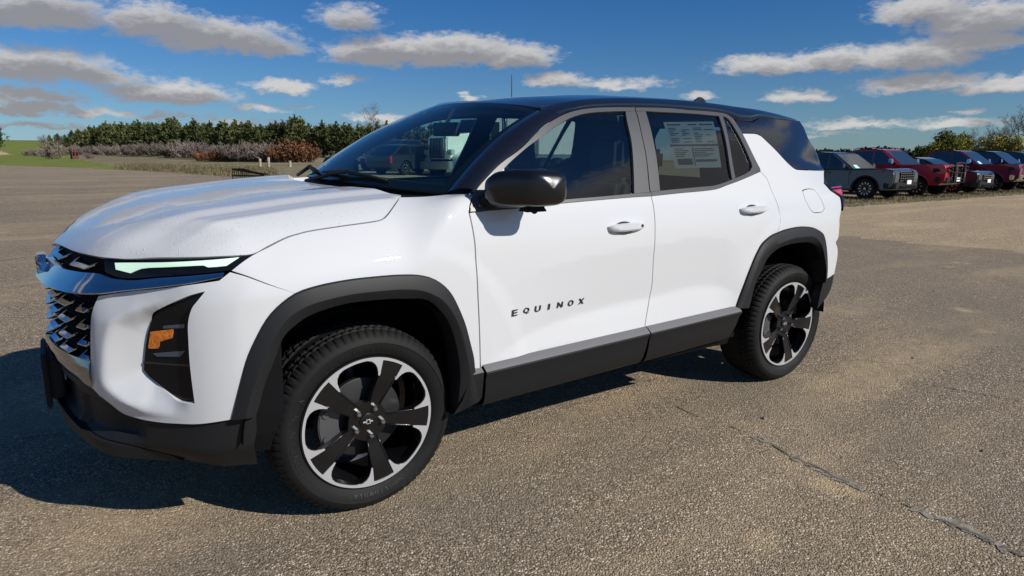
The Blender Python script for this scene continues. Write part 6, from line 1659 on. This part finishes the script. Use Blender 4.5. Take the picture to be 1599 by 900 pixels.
# seen through the white car's glass
def behind(px, dep, rz):
    x, y, z = at(px, dep); return (x, y, z), rz
loc, rz = behind(632, 43, R(190)); vehicle('pickup', 'pickup_truck', loc, rz, 'blackpaint', 'black pickup seen through the windscreen of the white car', None, {**TRUCK})
loc, rz = behind(648, 36, R(20)); vehicle('car', 'parked_car', loc, rz, 'charcoal', 'dark car with red tail lamp seen through the windscreen, left of the white lorry', None, {**SEDAN})
def semi(loc, rz):
    t = empty('semi_truck', loc, rz); tag(t, 'white semi truck with tall grille seen through the windows of the white car', 'truck')
    W_ = M['semiwhite'] = mat('white_truck_paint', (.78, .79, .78), .4, 0, .6)
    m = MB(); m.prism([(3.6, .95), (3.62, 1.95), (3.5, 2.12), (1.5, 2.30), (1.5, .95)], 1.5, lambda u, v, w: (u, -.75 + w, v)); m.build('hood', W_, t, bevel=.06)
    m = MB(); m.prism([(1.5, .9), (1.5, 2.25), (1.15, 3.05), (-.1, 3.15), (-.1, .9)], 2.1, lambda u, v, w: (u, -1.05 + w, v)); m.build('cab', W_, t, bevel=.06)
    MB().box((-2.0, -1.2, .9), (-.12, 1.2, 3.75)).build('sleeper', W_, t, bevel=.08)
    MB().box((-9.5, -1.28, 1.2), (-2.6, 1.28, 4.0)).build('box_body', W_, t, bevel=.03)
    m = MB(); m.box((3.60, -.52, 1.0), (3.68, .52, 1.98)); g = m.build('grille', M['inner'], t, bevel=.02)
    m = MB()
    for k in range(9): m.box((3.67, -.48 + .12*k - .012, 1.03), (3.70, -.48 + .12*k + .012, 1.95))
    m.build('grille_bar', M['silverpart'], g)
    m = MB(); m.box((3.58, -.60, .98), (3.66, -.52, 2.02)); m.box((3.58, .52, .98), (3.66, .60, 2.02)); m.box((3.58, -.6, 1.98), (3.66, .6, 2.05)); m.build('grille_surround', M['chrome'], t)
    m = MB(); m.box((3.55, -1.15, .45), (3.85, 1.15, .85)); m.build('bumper', M['silverpart'], t, bevel=.04)
    for s in (-1, 1):
        m = MB(); ar = [(2.75 + .72*math.cos(a), .62 + .72*math.sin(a)) for a in np.linspace(0, math.pi, 12)]; ir = [(2.75 + .62*math.cos(a), .6 + .62*math.sin(a)) for a in np.linspace(math.pi, 0, 12)]
        m.prism(ar + ir, .42, lambda u, v, w: (u, s*1.10 - .21 + w, v)); m.build('fender', W_, t, bevel=.02)
        MB().box((3.35, s*.92 - .15, 1.15), (3.6, s*.92 + .15, 1.42)).build('headlight', M['headlamp'], t, bevel=.03)
        vwheel(t, 2.75, s*1.02, .52, .3, 10, 'dots')
        for x in (-3.2, -4.5, -8.2): vwheel(t, x, s*1.0, .52, .5, 10, 'dots')
        MB().tube([(-.05, s*1.15, 1.0), (-.05, s*1.15, 3.9)], .09, 10).build('exhaust_stack', M['chrome'], t, smooth=True)
        MB().add([(1.32, s*1.06, 2.0), (.25, s*1.06, 2.0), (.25, s*1.06, 2.85), (1.12, s*1.06, 2.85)], [(0, 1, 2, 3)]).build('window', M['gloss'], t)
        MB().box((1.25, s*1.35 - .12, 2.1), (1.32, s*1.35 + .12, 2.7)).build('side_mirror', M['chrome'], t, bevel=.02)
    MB().add([(1.512, -.9, 2.32), (1.512, .9, 2.32), (1.20, .85, 2.98), (1.20, -.85, 2.98)], [(0, 1, 2, 3)]).build('windscreen', M['gloss'], t)
    MB().box((-9.4, -.5, .7), (3.3, .5, .95)).build('chassis', M['inner'], t)
loc, rz = behind(765, 37, R(191)); semi(loc, rz)
# ---------------------------------------------------------------- small things at the edge of the lot
M['postwood'] = two_tone('weathered_post', (.30, .26, .21), (.48, .43, .36), 4)
def post(px, top, bot_dep, lab):
    x, y, z = at(px, bot_dep); h = CAMW[2] + bot_dep*(250 - top)/FOC - z
    o = MB().tube([(0, 0, -.3), (0, 0, h*.5), (.01, 0, h)], [.095, .09, .085], 10).build('post', M['postwood'], None, sharp=40)
    o.location = (x, y, z); tag(o, lab, 'post', 'pale wooden posts at the edge of the lot'); return o
for px, top, lab in ((420, 248, 'leftmost of the three pale posts, left of the horizontal board'), (433, 246, 'tallest pale post, at the left end of the horizontal board'), (465, 251, 'pale post at the right end of the horizontal board beside the windscreen')):
    post(px, top, 46, lab)
a = np.array(at(433, 45.7)); b = np.array(at(478, 45.7)); zr = CAMW[2] - 45.7*(271.5 - 250)/FOC
o = MB().tube([(a[0], a[1], zr), (b[0], b[1], zr)], .07, 6, flat=(.5, 1.4)).build('rail_board', M['postwood']); tag(o, 'pale horizontal board fixed low between the wooden posts', 'board')
def rack():
    x, y, z = at(401, 25.5); t = empty('metal_rack', (x, y, z), R(-34.9 + 8)); t.scale = (.52, .52, 1); tag(t, 'low black metal rail frame lying behind the hood of the white car', 'rack')
    h = CAMW[2] - 25.5*(263.5 - 250)/FOC - z; m = MB()
    for k in range(9): m.tube([(-1.05 + .13*k, 0, 0), (-1.05 + .13*k, 0, h)], .022, 5)
    m.tube([(-1.1, 0, h), (-.3, 0, h), (.3, 0, h*.75), (1.1, 0, h*.55)], .035, 6); m.tube([(-1.1, 0, h*.45), (1.1, 0, h*.4)], .03, 6); m.build('rails', M['inner'], t)
    m = MB()
    for s in (0, 1.2): m.tube([(-1.1, s, 0), (-1.1, s, h), (1.1, s, h*.5), (1.1, s, 0)], .03, 6)
    m.build('frame', M['inner'], t)
rack()
def red_box():
    x, y, z = at(142, 112); t = empty('steel_box', (x, y, z), .4); tag(t, 'dark red steel box with two openings standing on the rough grass', 'box')
    m_ = mat('rusty_red_steel', (.10, .025, .02), .7)
    MB().box((-.5, -.35, 0), (.5, .35, 1.25)).build('case', m_, t, bevel=.03)
    for xx in (-.24, .24): MB().box((xx - .15, -.37, .55), (xx + .15, -.345, 1.1)).build('opening', M['inner'], t)
red_box()
def heap():
    x, y, z = at(24, 205); r = np.random.default_rng(3); n, k = 24, 7; V = []
    for i in range(k):
        for j in range(n):
            a = 2*math.pi*j/n; q = i/(k-1); V.append((x + 5.5*q*math.cos(a)*(1 + .15*r.normal()), y + 3*q*math.sin(a), z - .3 + 1.7*(1-q)**1.2*(1 + .2*r.normal())))
    F_ = [(i*n+j, (i+1)*n+j, (i+1)*n+(j+1) % n, i*n+(j+1) % n) for i in range(k-1) for j in range(n)]
    m_ = two_tone('bare_earth', (.26, .18, .12), (.38, .28, .20), 1.5)
    tag(mesh_obj('earth_heap', V, F_, m_, smooth=True), 'pale heap of bare earth at the top of the mown grass, left edge', 'heap')
heap()
x, y, z = at(799, 60); hm = CAMW[2] + 60*(250 - 127)/FOC - z
o = MB().tube([(0, 0, -.3), (0, 0, hm*.6), (0, 0, hm)], [.06, .045, .02], 6).build('mast', M['inner']); o.location = (x, y, z); tag(o, 'thin dark mast rising behind the roof of the white car', 'mast')
# loose stones on the lot
M['stone'] = two_tone('loose_stone', (.06, .055, .05), (.30, .26, .21), 25)
def pebbles():
    r = np.random.default_rng(6); mb = MB()
    ico = [(0, 0, 1), (.9, 0, .3), (.28, .85, .3), (-.72, .53, .3), (-.72, -.53, .3), (.28, -.85, .3), (0, 0, -.5)]
    fc = [(0, 1, 2), (0, 2, 3), (0, 3, 4), (0, 4, 5), (0, 5, 1), (6, 2, 1), (6, 3, 2), (6, 4, 3), (6, 5, 4), (6, 1, 5)]
    for k in range(420):
        p = hit(r.uniform(20, 1590), 330 + 560*r.random()**.8, lot_h, 40) if k < 0 else None
        x, y = r.uniform(-3, 9), r.uniform(-2.6, 6); s = abs(r.normal(0, 1))*.005 + .003
        z = float(lot_h(x, y)); c, q = math.cos(k), math.sin(k)
        mb.add([(x + s*(v[0]*c - v[1]*q), y + s*(v[0]*q + v[1]*c)*.8, z + s*v[2]*.7) for v in ico], fc)
    tag(mb.build('loose_stones', M['stone']), kind='stuff')
pebbles()
p = hit(1193, 654, lot_h, 40); tag(MB().add([(p[0]-.02, p[1]-.012, p[2]), (p[0]+.022, p[1]-.01, p[2]), (p[0]+.015, p[1]+.016, p[2]), (p[0]-.015, p[1]+.012, p[2]), (p[0], p[1], p[2]+.016)], [(0,1,4),(1,2,4),(2,3,4),(3,0,4)]).build('clod', M['tar']), 'small dark lump lying on the asphalt right of the rear wheel', 'stone')
# joined pieces too small to pick apart in the photograph
for o in scene.objects:
    if o.type == 'MESH' and o.name.split('.')[0] in ('grille_bars', 'grille_mesh', 'spoke_rib', 'raised_lettering', 'printed_text', 'rails', 'windscreen_border') and o.parent is not None: o['kind'] = 'stuff'
    if o.type == 'MESH' and o.name.split('.')[0] == 'spokes' and o.parent.parent is not car and o.parent.name.startswith('wheel'): o['kind'] = 'stuff'
